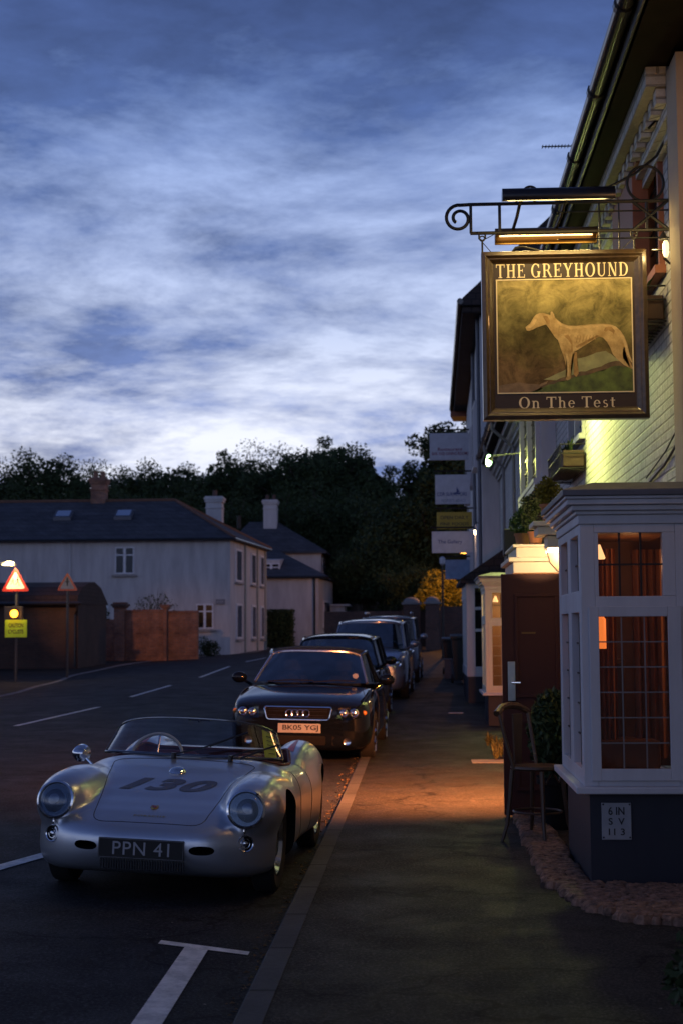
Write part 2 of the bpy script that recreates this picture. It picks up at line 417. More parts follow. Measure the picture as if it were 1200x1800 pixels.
# ================================================================ ground
ys = [-12, -6, -2, 0, 2, 4] + [5+.5*i for i in range(34)] + [22+i for i in range(60)] + [84, 88, 92, 98, 105, 115, 125]
struct('road', grid(XL, XR, ys, 14, road_z), M_road, smooth='full')
struct('pavement', grid(lambda y: XR(y)+.125, lambda y: 9.0, ys, 8, lambda x, y: gz(y)), M_pave, smooth='full')
struct('left_pavement', grid(lambda y: -45, lambda y: XL(y)-.125, ys, 8, lambda x, y: gz(y)+.01), M_pave, smooth='full')
def kerb(xf, sgn):
    mb = MB(); rings = []
    for y in ys:
        x = xf(y); z = gz(y)+.004; zr = road_z(x, y)-.1
        a, b_ = (x, x+.13*sgn)
        rings.append([(a, y, zr), (a+.002*sgn, y, z-.012), (a+.014*sgn, y, z), (b_, y, z), (b_, y, zr)])
    mb.loft(rings); return mb
struct('kerb', kerb(XR, 1), M_kerb); struct('left_kerb', kerb(XL, -1), M_lkerb)
mb = MB(); mb.loft([[(x, y, gz(min(y, 95))-.35 + (max(0, y-100)*.10 if y > 100 else 0)) for x in (-700, -200, -60, 0, 60, 200, 700)] for y in (-300, -12, 10, 30, 60, 90, 100, 130, 170, 230, 400)], close=False, cap=False)
struct('ground', mb, M_soil)
# markings
def mark(mb, pts, n=6):
    """a strip of paint on the cambered road between two edges of points"""
    (a0, a1), (b0, b1) = pts
    rows = []
    for i in range(n+1):
        t = i/n; p = Vector(a0).lerp(Vector(b0), t); q = Vector(a1).lerp(Vector(b1), t)
        rows.append([(v.x, v.y, road_z(v.x, v.y)+.005) for v in (p, (p+q)/2, q)])
    mb.loft(rows, close=False, cap=False)
mb = MB()
mark(mb, (((-1.42, 7.98), (-1.42, 8.07)), ((-.92, 7.82), (-.92, 7.90))), 6)
mark(mb, (((-1.27, 7.93), (-1.14, 7.89)), ((-1.22, 3.6), (-1.09, 3.6))), 24)
struct('parking_bay_marking', mb, M_line)
mb = MB(); mark(mb, (((-3.1, 9.75), (-2.98, 9.70)), ((-2.62, 11.6), (-2.5, 11.6))), 12); struct('parking_bay_line', mb, M_line)
mb = MB()
for (x0, y0, x1, y1) in ((-6.35, 23.0, -6.05, 27.6), (-6.12, 31.0, -6.12, 36.0), (-6.05, 40.3, -6.3, 48.5), (-6.3, 53, -6.1, 58), (-6.5, 15, -6.45, 19), (-6.5, 7, -6.5, 11)):
    mark(mb, (((x0-.05, y0), (x0+.05, y0)), ((x1-.05, y1), (x1+.05, y1))), 8)
struct('road_marking', mb, M_line)
mb = MB(); rgd = random.Random(4)
for k in range(900):
    y = rgd.uniform(5, 34); x = XR(y)-abs(rgd.gauss(0, .05))-.005; s_ = rgd.uniform(.006, .022); a = rgd.uniform(0, 3.14); z = road_z(x, y)+.003
    mb._add([(x+s_*math.cos(a), y+s_*math.sin(a), z), (x-s_*.5*math.sin(a), y+s_*.5*math.cos(a), z+s_*.5), (x-s_*math.cos(a), y-s_*math.sin(a), z), (x+s_*.5*math.sin(a), y-s_*.5*math.cos(a), z+s_*.2)], [(0, 1, 2, 3)])
o = obj('gutter_litter', mb, simple('dry leaf litter', (.16, .10, .05), .9, var=.6)); tag(o, kind='stuff'); o['label'] = 'dry leaves and grit gathered along the near kerb'; o['category'] = 'litter'
# covers and threshold strip in the pavement
mb = MB(); mb.box(.58, 1.02, 18.0, 18.45, gz(18)-.05, gz(18)+.006); o = obj('threshold_stone', mb, simple('pale stone', (.32, .28, .24), .8), bevel=.003)
tag(o, 'pale flat stone strip set into the pavement past the door', 'paving stone')
mb = MB(); mb.box(.45, .72, 26.9, 27.1, gz(27)-.05, gz(27)+.008); o = obj('drain_cover', mb, simple('worn steel', (.35, .35, .35), .4, .6), bevel=.003)
tag(o, 'small steel drain cover shining in the dark pavement', 'drain cover')

# ================================================================ pub (right)
PX = 1.80
EZ = 5.40
def wall_with_holes(X0, X1, y0, y1, z0, z1, holes):
    """upright wall slab along the street with openings (ya, yb, za, zb)"""
    mb = MB(); yc = sorted({y0, y1, *[h[0] for h in holes], *[h[1] for h in holes]}); zc = sorted({z0, z1, *[h[2] for h in holes], *[h[3] for h in holes]})
    for ya, yb in zip(yc, yc[1:]):
        for za, zb in zip(zc, zc[1:]):
            ym, zm = (ya+yb)/2, (za+zb)/2
            if any(h[0] < ym < h[1] and h[2] < zm < h[3] for h in holes): continue
            mb.box(X0, X1, ya, yb, za, zb)
    mb.weld()
    # drop the doubled inner faces
    seen = {}
    for f in mb.b.faces: seen.setdefault(tuple(sorted(v.index for v in f.verts)), []).append(f)
    mb.b.verts.index_update(); seen = {}
    for f in mb.b.faces: seen.setdefault(tuple(sorted(v.index for v in f.verts)), []).append(f)
    dead = [f for k in seen.values() if len(k) > 1 for f in k]
    bmesh.ops.delete(mb.b, geom=dead, context='FACES_ONLY'); return mb
pub = thing('pub', 'white painted brick pub with gutter along the street, behind the hanging sign', 'pub', (PX, 20, 0))
H = [(10.75, 12.45, 4.25, 5.18), (16.2, 17.8, 3.75, 4.95), (19.8, 22.7, 3.62, 4.95), (9.75, 10.85, .75, 2.3), (24.25, 25.35, .75, 2.3), (13.0, 13.95, .02, 2.12)]
obj('wall', wall_with_holes(PX, PX+.22, 9.9, 34, -.1, EZ, H), M_pubbrick, pub)
mb = MB(); mb.box(1.693, PX+.30, 9.52, 9.9, .0, EZ); mb.box(PX+.01, PX+.30, 2.0, 9.519, .0, EZ)
obj('front_pier', mb, stained('tan rendered wall', (.50, .40, .28), (.34, .26, .18), .85, bump=.5, streak=False), pub)
# eaves: soffit boards, brick dentils, fascia, roof slope
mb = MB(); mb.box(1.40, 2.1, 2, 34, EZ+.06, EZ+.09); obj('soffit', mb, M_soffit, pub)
mb = MB(); mb.box(1.385, 1.42, 2, 34, EZ+.06, EZ+.26); obj('fascia', mb, M_black, pub)
mb = MB()
y = 9.95
while y < 34: mb.box(PX-.17, PX-.01, y, y+.11, EZ-.19, EZ-.082); y += .23
mb.box(PX-.24, PX-.002, 9.92, 34, EZ-.08, EZ+.058); mb.box(PX-.10, PX-.003, 9.92, 34, EZ-.27, EZ-.192); mb.box(PX-.05, PX-.003, 9.92, 34, EZ-.34, EZ-.272)
obj('brick_dentils', mb, M_pubbrick, pub)
mb = MB(); mb.prism_y([(1.36, EZ+.22), (1.36, EZ+.27), (6.5, EZ+3.6), (6.5, EZ+3.5)], 2, 34); obj('roof', mb, M_tile, pub)
mb = MB(); mb.box(PX+.22, 8, 33.6, 34, -.1, 7.5); mb.box(PX+3, 8.2, 2, 33.6, -.1, EZ+.5); obj('inner_wall', mb, M_dark, pub)
mb = MB(); rings = []
for yy in [2+.8*i for i in range(40)]+[34]:
    cx = 1.325; r = .06
    rings.append([(cx+r*math.cos(a), yy, EZ+.20+r*math.sin(a)) for a in [math.pi+math.pi*k/8 for k in range(9)]] + [(cx+(r-.006)*math.cos(a), yy, EZ+.20+(r-.006)*math.sin(a)) for a in [2*math.pi-math.pi*k/8 for k in range(9)]])
mb.loft(rings); g = obj('gutter', mb, M_pipe, pub, smooth=True)
mb = MB()
for yy in [3.1+1.52*i for i in range(21)]:
    rr = [[(1.325+.072*math.cos(a), yy+d, EZ+.20+.072*math.sin(a)) for a in [math.pi+math.pi*k/8 for k in range(9)]]+[(1.385, yy+d, EZ+.23), (1.262, yy+d, EZ+.23)] for d in (0, .07)]
    mb = MB(); mb.loft(rr); obj('gutter_joint', mb, M_pipe, g)
# first floor windows
def casement(parent, X, y0, y1, z0, z1, frame, cols, rows, lead=True, d=.07, proud=.03, glow=None, name='window'):
    mb = MB(); fx0, fx1 = X-proud, X+d; t = .055
    mb.box(fx0, fx1, y0, y1, z1-t, z1); mb.box(fx0-.04, fx1, y0-.04, y1+.04, z0-.03, z0+.03)
    n = 2
    for i in range(n+1):
        yc = y0+t/2+(y1-y0-t)*i/n; mb.box(fx0, fx1, yc-t/2, yc+t/2, z0+.03, z1-t)
    w = obj(name, mb, frame, parent)
    mb = MB(); mb.quad((X+.035, y0+.01, z0), (X+.035, y1-.01, z0), (X+.035, y1-.01, z1-.01), (X+.035, y0+.01, z1-.01))
    bmesh.ops.recalc_face_normals(mb.b, faces=mb.b.faces)
    for f in mb.b.faces:
        if f.normal.x > 0: f.normal_flip()
    obj('pane', mb, M_glass, w, fix=False)
    mb = MB()
    for i in range(1, cols): yy = y0+(y1-y0)*i/cols; mb.box(X+.026, X+.034, yy-.004, yy+.004, z0, z1)
    for i in range(1, rows): zz = z0+(z1-z0)*i/rows; mb.box(X+.026, X+.0335, y0, y1, zz-.004, zz+.004)
    obj('glazing_bars', mb, M_iron, w)
    mb = MB(); mb.quad((X+.5, y0-.3, z0-.3), (X+.5, y1+.3, z0-.3), (X+.5, y1+.3, z1+.3), (X+.5, y0-.3, z1+.3))
    obj('curtain', mb, glow or M_dark, w); return w
w1 = casement(pub, PX, 10.75, 12.45, 4.25, 5.18, M_redbrown, 6, 6, proud=.04)
mb = MB(); mb.box(PX-.13, PX-.002, 11.42, 12.62, 4.22, 5.2); mb.box(PX-.13, PX-.002, 11.2, 12.7, 5.20, 5.27); obj('shutter', mb, M_redbrown, w1, bevel=.004)
M_curt = emis('warm lit curtain', (.62, .60, .20), .50)
casement(pub, PX, 16.2, 17.8, 3.75, 4.95, M_woodw, 6, 6, glow=M_dark)
wo_ = casement(pub, PX-.24, 19.7, 22.8, 3.62, 4.95, M_woodw, 12, 7, glow=M_curt, proud=.03, d=.30)
mb = MB(); mb.box(PX-.205, PX-.002, 19.62, 19.695, 3.60, 4.99); mb.box(PX-.205, PX-.002, 22.805, 22.88, 3.60, 4.99); mb.box(PX-.30, PX-.002, 19.6, 22.9, 4.991, 5.05); mb.box(PX-.30, PX-.002, 19.6, 22.9, 3.50, 3.585); obj('cheek', mb, M_woodw, wo_, bevel=.004)
# overhead cable down the wall
mb = MB(); mb.tube([(PX-.012, 10.0, 2.98), (PX-.015, 10.9, 2.83), (PX-.015, 12.4, 2.72), (PX-.012, 13.6, 2.60), (PX-.012, 15.5, 2.54)], .009, 6)
mb.tube([(PX-.01, 9.95, 3.10), (PX-.02, 10.8, 2.92), (PX-.012, 11.8, 2.83)], .006, 6)
obj('cable', mb, M_iron, pub)
# downpipes
for yy in (31.0, 27.6):
    mb = MB(); mb.tube([(1.34, yy, EZ+.12), (1.34, yy, EZ), (PX-.07, yy, EZ-.35), (PX-.07, yy, .1)], .035, 8)
    obj('downpipe', mb, simple('grey pipe', (.20, .2, .2), .5), pub, smooth=True)

# ------- ground floor bay windows
def bay(name, label, dy, glow, lamp=True):
    """square bay: near face looks back along the street, front face looks over the road"""
    g0 = gz(9.5+dy)
    t = thing(name, label, 'bay window', (1.35, 9.5+dy, 0), 'bay windows on the pub front')
    XF, XW, Y0, Y1 = 1.01, 1.692 if dy == 0 else 1.798, 9.5+dy, 11.0+dy
    B = lambda mb, x0, x1, y0, y1, z0, z1: mb.box(x0, x1, y0, y1, z0, z1)
    mb = MB(); mb.box(XF+.035, XW, Y0+.035, Y1-.03, -.1, .60); obj('plinth', mb, M_navy, t)
    mb = MB(); mb.prism([(XF-.055, Y0-.055), (XW, Y0-.055), (XW, Y1+.06), (XF-.055, Y1+.06)], .60, .645)
    obj('sill', mb, M_woodw, t, bevel=.008)
    mb = MB(); mb.box(XW-.03, XW-.001, Y0+.076, 9.98 if dy == 0 else 24.2, .645, 2.3); mb.box(XF+.08, 1.796, Y1-.075, Y1-.052, .646, 2.3); mb.box(1.30, 1.797, max(Y0+.5, 9.905), Y1+.05, 2.301, 2.36); mb.box(XF+.08, XW-.03, Y0+.08, Y1-.08, 2.27, 2.30); obj('lining', mb, simple('brown timber lining', (.20, .09, .045), .6), t)
    # near face: frame members (X ranges) y from Y0 to Y0+.07
    mb = MB(); ya, yb = Y0, Y0+.075
    def rect(x0, x1, z0, z1, a=ya, b_=yb): mb.box(x0, x1, a, b_, z0, z1)
    rect(XF, XF+.09, .645, 2.30); rect(XF+.60, XW, .645, 2.30)
    rect(XF+.09, XF+.60, .645, .70); rect(XF+.09, XF+.60, 1.76, 1.84); rect(XF+.09, XF+.60, 2.245, 2.30)
    rect(XF+.09, XF+.115, 1.84, 2.245); rect(XF+.52, XF+.60, 1.84, 2.245)
    # front face
    mb.box(XF, XF+.075, Y0+.075, Y0+.13, .645, 2.30); mb.box(XF, XF+.075, Y0+.64, Y0+.84, .645, 2.30); mb.box(XF, XF+.075, Y0+1.36, Y1, .645, 2.30)
    for a, b_ in ((Y0+.13, Y0+.64), (Y0+.84, Y0+1.36)):
        for z0, z1 in ((.645, .74), (1.74, 1.88), (2.24, 2.30)): mb.box(XF, XF+.075, a, b_, z0, z1)
    mb.box(XF+.0755, 1.797, Y1-.05, Y1+.0, .645, 2.30)   # far cheek
    fr = obj('frame', mb, M_woodw if dy == 0 else M_cream, t, bevel=.004)
    # hinged lower casement, slightly proud
    mb = MB(); x0, x1, z0, z1 = XF+.045, XF+.625, .68, 1.775
    yy = Y0-.022
    mb.box(x0, x0+.062, yy, Y0-.002, z0, z1); mb.box(x1-.085, x1, yy, Y0-.002, z0, z1); mb.box(x0+.062, x1-.085, yy, Y0-.002, z0, z0+.075); mb.box(x0+.062, x1-.085, yy, Y0-.002, z1-.065, z1)
    s = obj('casement_window', mb, M_woodw if dy == 0 else M_cream, t, bevel=.004)
    gx0, gx1, gz0, gz1 = x0+.062, x1-.085, z0+.075, z1-.065
    mb = MB(); mb.quad((gx0-.01, Y0+.012, gz0-.01), (gx1+.01, Y0+.012, gz0-.01), (gx1+.01, Y0+.012, gz1+.01), (gx0-.01, Y0+.012, gz1+.01)); obj('pane', mb, M_glass, s, fix=False)
    mb = MB()
    for i in (1, 2): xx = gx0+(gx1-gx0)*i/3; mb.box(xx-.004, xx+.004, Y0+.002, Y0+.010, gz0, gz1)
    for i in range(1, 6): zz = gz0+(gz1-gz0)*i/6; mb.box(gx0, gx1, Y0+.0025, Y0+.0095, zz-.004, zz+.004)
    obj('leading', mb, simple('lead came', (.20, .19, .19), .45, .4), s)
    # fixed upper light
    ux0, ux1, uz0, uz1 = XF+.115, XF+.52, 1.84, 2.245
    mb = MB(); mb.quad((ux0, Y0+.03, uz0), (ux1, Y0+.03, uz0), (ux1, Y0+.03, uz1), (ux0, Y0+.03, uz1)); u = obj('upper_window', mb, M_glass, t, fix=False)
    mb = MB()
    for i in (1, 2): xx = ux0+(ux1-ux0)*i/3; mb.box(xx-.006, xx+.006, Y0+.018, Y0+.028, uz0, uz1)
    zz = (uz0+uz1)/2; mb.box(ux0, ux1, Y0+.0185, Y0+.0275, zz-.006, zz+.006); obj('glazing_bars', mb, M_iron, u)
    # front face lights
    for a, b_ in ((Y0+.13, Y0+.64), (Y0+.84, Y0+1.36)):
        for z0, z1 in ((.74, 1.74), (1.88, 2.24)):
            mb = MB(); mb.quad((XF+.045, b_, z0), (XF+.045, a, z0), (XF+.045, a, z1), (XF+.045, b_, z1)); q = obj('side_light', mb, M_glass, t, fix=False)
            mb = MB()
            for i in (1, 2): y_ = a+(b_-a)*i/3; mb.box(XF+.032, XF+.042, y_-.005, y_+.005, z0, z1)
            k = 5 if z1 < 1.8 else 2
            for i in range(1, k): zz = z0+(z1-z0)*i/k; mb.box(XF+.0325, XF+.0415, a, b_, zz-.005, zz+.005)
            obj('leading', mb, M_iron, q)
    # entablature: frieze, cornice steps, lead roof
    mb = MB()
    def band(o_, z0, z1): mb.box(XF-o_, XW, Y0-o_, Y1+o_, z0, z1)
    band(.012, 2.30, 2.36); band(.03, 2.36, 2.385); band(.055, 2.385, 2.42); band(.085, 2.42, 2.455); band(.10, 2.455, 2.475)
    obj('cornice', mb, M_woodw if dy == 0 else M_cream, t, bevel=.006)
    mb = MB(); o_ = .115
    bot = [(XF-o_, Y0-o_), (XW, Y0-o_), (XW, Y1+o_), (XF-o_, Y1+o_)]; top = [(XF+.10, Y0+.08), (XW, Y0+.08), (XW, Y1-.1), (XF+.10, Y1-.1)]
    mb.loft([[(p[0], p[1], 2.475) for p in bot], [(p[0], p[1], 2.515) for p in bot], [(p[0], p[1], 2.575) for p in top]])
    obj('roof', mb, M_lead, t, bevel=.004)
    mb = MB(); mb.lathe([(.012, .09), (.045, .0), (.04, -.01)], (XF+.20, Y0+.7, 2.12), n=12); ll = obj('ceiling_lamp', mb, emis('bay lamp', (1, .5, .2), 1.5), t)
    light('POINT', 'bay_light', (XF+.42, Y0+.8, 2.08), 1.0 if dy == 0 else 16, (1, .42, .14) if dy == 0 else (1, .72, .3), t, shadow_soft_size=.06)
    return t
b1_ = bay('bay_window', 'nearest white timber bay window on a navy plinth, beside the number plate', 0, None)
b2_ = bay('bay_window', 'farther cream lit bay window beyond the open red door', 14.45, None)
# rooms seen through the bays
def room(y0, y1, name, label, e, col):
    t = thing(name, label, 'room', (3, (y0+y1)/2, 0))
    mb = MB(); X1 = 4.2; X0 = PX+.225
    mb.box(X0, X1, y0, y0+.05, 0, 2.5); mb.box(X0, X1, y1-.05, y1, 0, 2.5); mb.box(X1-.05, X1, y0+.05, y1-.05, 0, 2.5)
    mb.box(X0, X1, y0, y1, 2.5, 2.55)
    obj('room_wall', mb, simple('warm room wall', (.45, .22, .10), .8), t)
    mb = MB(); mb.box(X0, X1, y0, y1, -.02, .03); obj('room_floor', mb, simple('wooden floor', (.16, .08, .04), .5), t)
    mb = MB(); mb.box(2.3, 3.6, y1-.6, y1-.15, .03, .78); mb.box(2.2, 3.7, y1-.7, y1-.1, .78, .82); obj('counter', mb, simple('dark wood', (.09, .04, .02), .4), t, bevel=.01)
    mb = MB(); mb.lathe([(.02, 0), (.10, .02), (.06, .16), (.055, .17)], (2.6, y1-.5, 1.50), n=16) if True else None; obj('lamp_shade', mb, emis('lit lamp shade', (1, .42, .12), 1.6), t, smooth=True)
    light('POINT', 'room_lamp', (2.6, (y0+y1)/2+.4, 2.1), e, col, t, shadow_soft_size=.12)
    return t
room(8.2, 12.4, 'pub_room', 'warm brown pub room seen through the nearest bay window', 17, (1, .45, .16))
room(23.2, 27, 'pub_dining_room', 'lit room seen through the farther cream bay window', 26, (1, .78, .35))
# curtain hanging in the near bay
mb = MB(); rings = []
for i in range(25):
    x = 1.14+.07*i/24*3.2; mb_y = 10.55+.02*math.sin(i*1.7)
    rings.append([(x, mb_y, .8), (x, mb_y, 2.2), (x, mb_y+.006, 2.2), (x, mb_y+.006, .8)])
mb.b.free(); mb = MB(); mb.loft(rings)
o = obj('curtain', mb, simple('rust curtain cloth', (.24, .085, .04), .9), smooth=True); tag(o, 'rust coloured curtain hanging inside the nearest bay window', 'curtain')
mb = MB(); rings = []
for i in range(22):
    x = 1.50+.23*i/21; yy = 10.70+.025*math.sin(i*1.3)
    rings.append([(x, yy, .72), (x, yy, 2.2), (x, yy+.006, 2.2), (x, yy+.006, .72)])
mb.loft(rings); o = obj('curtain', mb, simple('brown curtain cloth', (.22, .09, .05), .9), smooth=True); tag(o, 'brown folded curtain at the wall side of the nearest bay window', 'curtain')
ps = thing('pub_bench', 'dark wooden window seat with a high back inside the nearest bay', 'bench', (1.4, 10.3, .65))
mb = MB(); mb.box(1.12, 1.64, 10.45, 10.85, .66, .86); obj('seat', mb, simple('dark wood', (.09, .04, .02), .4), ps, bevel=.02)
mb = MB(); mb.box(1.12, 1.46, 10.86, 10.90, .66, 1.42); mb.box(1.14, 1.44, 10.84, 10.86, 1.36, 1.40); obj('backrest', mb, simple('dark wood', (.09, .04, .02), .4), ps, bevel=.01)
mb = MB(); mb.lathe([(.05, -.20), (.05, .0), (.02, .04), (.001, .05)], (1.20, 10.2, 1.70), n=12)
o = obj('window_lamp', mb, emis('orange lamp', (1, .22, .04), .9), smooth=True); tag(o, 'small orange glowing lamp inside the nearest bay window', 'lamp')
mb = MB(); mb.lathe([(.0, 0), (.03, .0), (.03, .05), (.0, .055)], (1.40, 24.15, .70), n=10)
o = obj('candle_light', mb, emis('candle flame', (1, .62, .2), 14), smooth=True); tag(o, 'tiny glowing candle light on the sill of the farther cream bay', 'candle')

# fire / valve plate on the plinth
pl = thing('valve_plate', 'small white enamel plate with black letters on the navy plinth', 'sign', (1.17, 9.53, .4))
mb = MB(); mb.box(1.115, 1.30, 9.518, 9.532, .31, .54); obj('plate', mb, simple('white enamel', (.32, .32, .34), .4), pl, bevel=.003)
M_blk = simple('black lettering', (.015, .015, .016), .6)
for s_, z_, h_ in (('6 IN', .49, .05), ('S  V', .425, .042), ('11 3', .36, .042)): flat_text('lettering', s_, M_blk, pl, (1.207, 9.518, z_), h_, .10, bold=.01)
mb = MB()
for x_, z_ in ((1.125, .325), (1.29, .53), (1.125, .53), (1.29, .325)): mb.ball((x_, 9.517, z_), .006, 8, 5)
obj('screw', mb, M_iron, pl)

# ------- open red door, canopy and lamp
dr = thing('open_door', 'dark red panelled door standing open across the pavement edge', 'door', (1.75, 13.0, 0))
mb = MB(); mb.box(.69, 1.78, 12.98, 13.03, .04, 2.12)
lf = obj('door_leaf', mb, M_reddoor, dr, bevel=.004)
mb = MB()
for z0, z1 in ((.25, .85), (1.05, 1.95)):
    for x0, x1 in ((.80, 1.18), (1.27, 1.66)):
        for (a, b_, c, d) in ((x0, x1, z0, z0+.03), (x0, x1, z1-.03, z1), (x0, x0+.03, z0+.03, z1-.03), (x1-.03, x1, z0+.03, z1-.03)): mb.box(a, b_, 12.966, 12.978, c, d)
obj('panel_moulding', mb, M_reddoor, dr, bevel=.003)
mb = MB(); mb.box(.735, .80, 12.965, 12.978, 1.02, 1.36); hp = obj('handle_plate', mb, simple('brushed steel', (.45, .48, .46), .3, .9), dr, bevel=.004)
mb = MB(); mb.tube([(.77, 12.97, 1.18), (.77, 12.925, 1.18), (.84, 12.92, 1.18)], .011, 8); obj('door_handle', mb, M_chrome, hp, smooth=True)
mb = MB(); mb.box(.86, .98, 12.972, 12.978, 1.60, 1.615); obj('letter_slot', mb, M_bronze, dr)
cn = thing('door_canopy', 'cream stepped canopy over the pub door, lit from below', 'canopy', (1.3, 12.4, 2.3))
mb = MB(); mb.box(.80, 1.798, 13.05, 14.3, 2.13, 2.23); mb.box(.76, 1.798, 13.02, 14.35, 2.23, 2.27); mb.box(.83, 1.30, 13.08, 14.3, 2.27, 2.36); mb.box(.80, 1.32, 13.05, 14.3, 2.36, 2.385)
obj('hood', mb, M_cream, cn, bevel=.006)
mb = MB(); mb.box(.90, 1.798, 12.0, 12.45, 2.47, 2.51); mb.box(.94, 1.798, 12.03, 12.42, 2.40, 2.47); mb.box(1.02, 1.798, 12.08, 12.40, 2.30, 2.40)
mb.prism_y([(1.02, 2.30), (1.25, 2.30), (1.12, 2.1), (1.05, 2.18)], 12.2, 12.26)
obj('cornice', mb, M_cream, cn, bevel=.006)
mb = MB(); mb.box(1.03, 1.30, 12.12, 12.36, 2.265, 2.298); obj('lamp_tube', mb, emis('warm lamp', (1, .68, .36), 5), cn)
light('SPOT', 'canopy_lamp', (1.15, 12.42, 2.31), 24, (1, .66, .34), cn, spot_size=R(64), spot_blend=.25, shadow_soft_size=.04, aim=(1.02, 13.05, 2.40))
hl_t = thing('hall_lamp', 'warm ceiling lamp inside the open pub doorway', 'lamp', (2.3, 13.5, 2.0))
mb = MB(); mb.lathe([(.02, .2), (.10, .05), (.08, 0)], (2.3, 13.5, 2.0), n=14); obj('lamp_shade', mb, emis('hall lamp shade', (1, .5, .2), 2), hl_t, smooth=True)
light('POINT', 'hall_light', (2.16, 13.36, 1.80), 120, (1, .30, .085), hl_t, shadow_soft_size=.2)
mb = MB(); mb.lathe([(.001, 0), (.09, 0), (.07, .03), (.001, .035)], (1.02, 13.85, 2.09), n=16); obj('downlight', mb, emis('amber downlight', (1, .45, .15), 4), cn, smooth=True)
light('SPOT', 'hood_beam', (.98, 13.85, 2.04), 2300, (1, .29, .08), cn, shadow_soft_size=.16, spot_size=R(138), spot_blend=1.0, aim=(-.1, 15.6, 0))
light('POINT', 'porch_light', (1.12, 12.2, 2.22), 8, (1, .44, .15), cn, shadow_soft_size=.10)

# ------- plants, pots and chair
def leafball(mb, c, r, n, size, rng, dens=.55, up=0.0):
    rx, ry, rz = r if isinstance(r, tuple) else (r, r, r)
    for _ in range(n):
        v = Vector((rng.gauss(0, 1), rng.gauss(0, 1), rng.gauss(0, 1))).normalized(); q = dens+(1-dens)*rng.random()**.5
        p = Vector((c[0]+v.x*rx*q, c[1]+v.y*ry*q, c[2]+v.z*rz*q))
        a = Vector((rng.gauss(0, 1), rng.gauss(0, 1), rng.gauss(0, 1)+up)).normalized(); b_ = a.cross(Vector((rng.gauss(0, 1), rng.gauss(0, 1), rng.gauss(0, 1)))).normalized()
        s_ = size*(.6+.8*rng.random()); w_ = s_*.45
        mb._add([p-a*s_*.5, p+b_*w_*.5, p+a*s_*.5, p-b_*w_*.5], [(0, 1, 2, 3)])
def plant_tuft(mb, c, h, n, rng, spread=.5, w=.02):
    for _ in range(n):
        a = rng.uniform(0, 6.283); s_ = rng.uniform(.1, 1)*spread; hh = h*rng.uniform(.5, 1)
        d = Vector((math.cos(a), math.sin(a), 0)); sd = Vector((-d.y, d.x, 0))*w*rng.uniform(.6, 1.3)
        p = [Vector(c)+d*s_*t*t*hh+Vector((0, 0, hh*t*(1-.25*t*s_))) for t in (0, .35, .7, 1)]
        mb._add([p[0]-sd*.5, p[0]+sd*.5, p[1]+sd, p[1]-sd, p[2]+sd*.8, p[2]-sd*.8, p[3]], [(0, 1, 2, 3), (3, 2, 4, 5), (5, 4, 6)])
rng = random.Random(3)
def potted(name, label, x, y, z, pr, ph, lr, mat, n=600, size=.035, sh=1.0, pot=None):
    t = thing(name, label, 'potted plant', (x, y, z), 'potted plants on the pub front')
    mb = MB(); mb.lathe([(pr*.7, 0), (pr*.95, ph*.85), (pr*1.08, ph*.86), (pr*1.08, ph), (pr*.95, ph), (pr*.9, ph*.9), (.001, ph*.9)], (x, y, z), n=20); obj('pot', mb, pot or M_terra, t, smooth=True)
    mb = MB(); mb.tube([(x, y, z+ph*.8), (x+.01, y, z+ph+lr*.6)], .01, 6); obj('stem', mb, M_bark, t)
    mb = MB()
    leafball(mb, (x, y, z+ph+lr*.75*sh), (lr, lr, lr*.9*sh), n, size, rng, .35)
    for k in range(5): leafball(mb, (x+rng.uniform(-.5, .5)*lr, y+rng.uniform(-.5, .5)*lr, z+ph+lr*sh*rng.uniform(.7, 1.6)), lr*.5, n//6, size, rng, .3)
    obj('foliage', mb, mat, t); return t
potted('potted_plant', 'green bushy plant in a terracotta pot above the lit door canopy', .95, 14.0, 2.39, .075, .15, .13, M_leafg)
potted('potted_plant', 'yellow green shrub in a terracotta pot on the cornice above the canopy lamp', 1.06, 12.3, 2.51, .075, .16, .12, M_leafy)
potted('potted_plant', 'dark leafy plant rising between the two terracotta pots', 1.02, 13.3, 2.39, .07, .12, .13, M_leafd, sh=1.7)
# black trough behind the far pot
mb = MB(); mb.box(.80, 1.25, 14.5, 14.7, 2.36, 2.62); o = obj('planter_trough', mb, M_black, bevel=.01); tag(o, 'black planter trough behind the potted plants over the door', 'planter')
mb = MB(); mb.box(.82, 1.798, 14.3, 14.8, 2.30, 2.355); o = obj('planter_shelf', mb, M_black); tag(o, 'dark shelf fixed to the wall under the black planter trough', 'shelf')
# window baskets on the first floor
for (y0, y1, z, lb) in ((10.7, 12.3, 4.02, 'black iron window basket of trailing stems, beside the hanging sign'), (16.1, 17.7, 3.55, 'dark iron window basket seen just below the hanging sign'), (19.8, 22.6, 3.28, 'farthest window basket, under the lit leaded window')):
    t = thing('window_basket', lb, 'window box', (PX-.15, (y0+y1)/2, z), 'window baskets on the pub wall')
    mb = MB(); X0 = PX-.28
    for zz in (z-.16, z, z+.10): mb.tube([(PX-.01, y0, zz), (X0, y0, zz), (X0, y1, zz), (PX-.01, y1, zz)], .007, 6)
    yy = y0
    while yy < y1: mb.tube([(X0, yy, z+.10), (X0, yy, z-.16), (PX-.02, yy, z-.19)], .005, 5); yy += .11
    obj('cage', mb, M_iron, t)
    mb = MB(); mb.box(X0+.03, PX-.02, y0+.03, y1-.03, z-.14, z+.04); obj('trough', mb, simple('dark brown trough', (.06, .03, .02), .7), t, bevel=.01)
    mb = MB()
    for k in range(16): plant_tuft(mb, (PX-.15, y0+.08+(y1-y0-.16)*k/15, z+.03), .20, 6, rng, 1.0, .012)
    obj('foliage', mb, M_leafd, t)
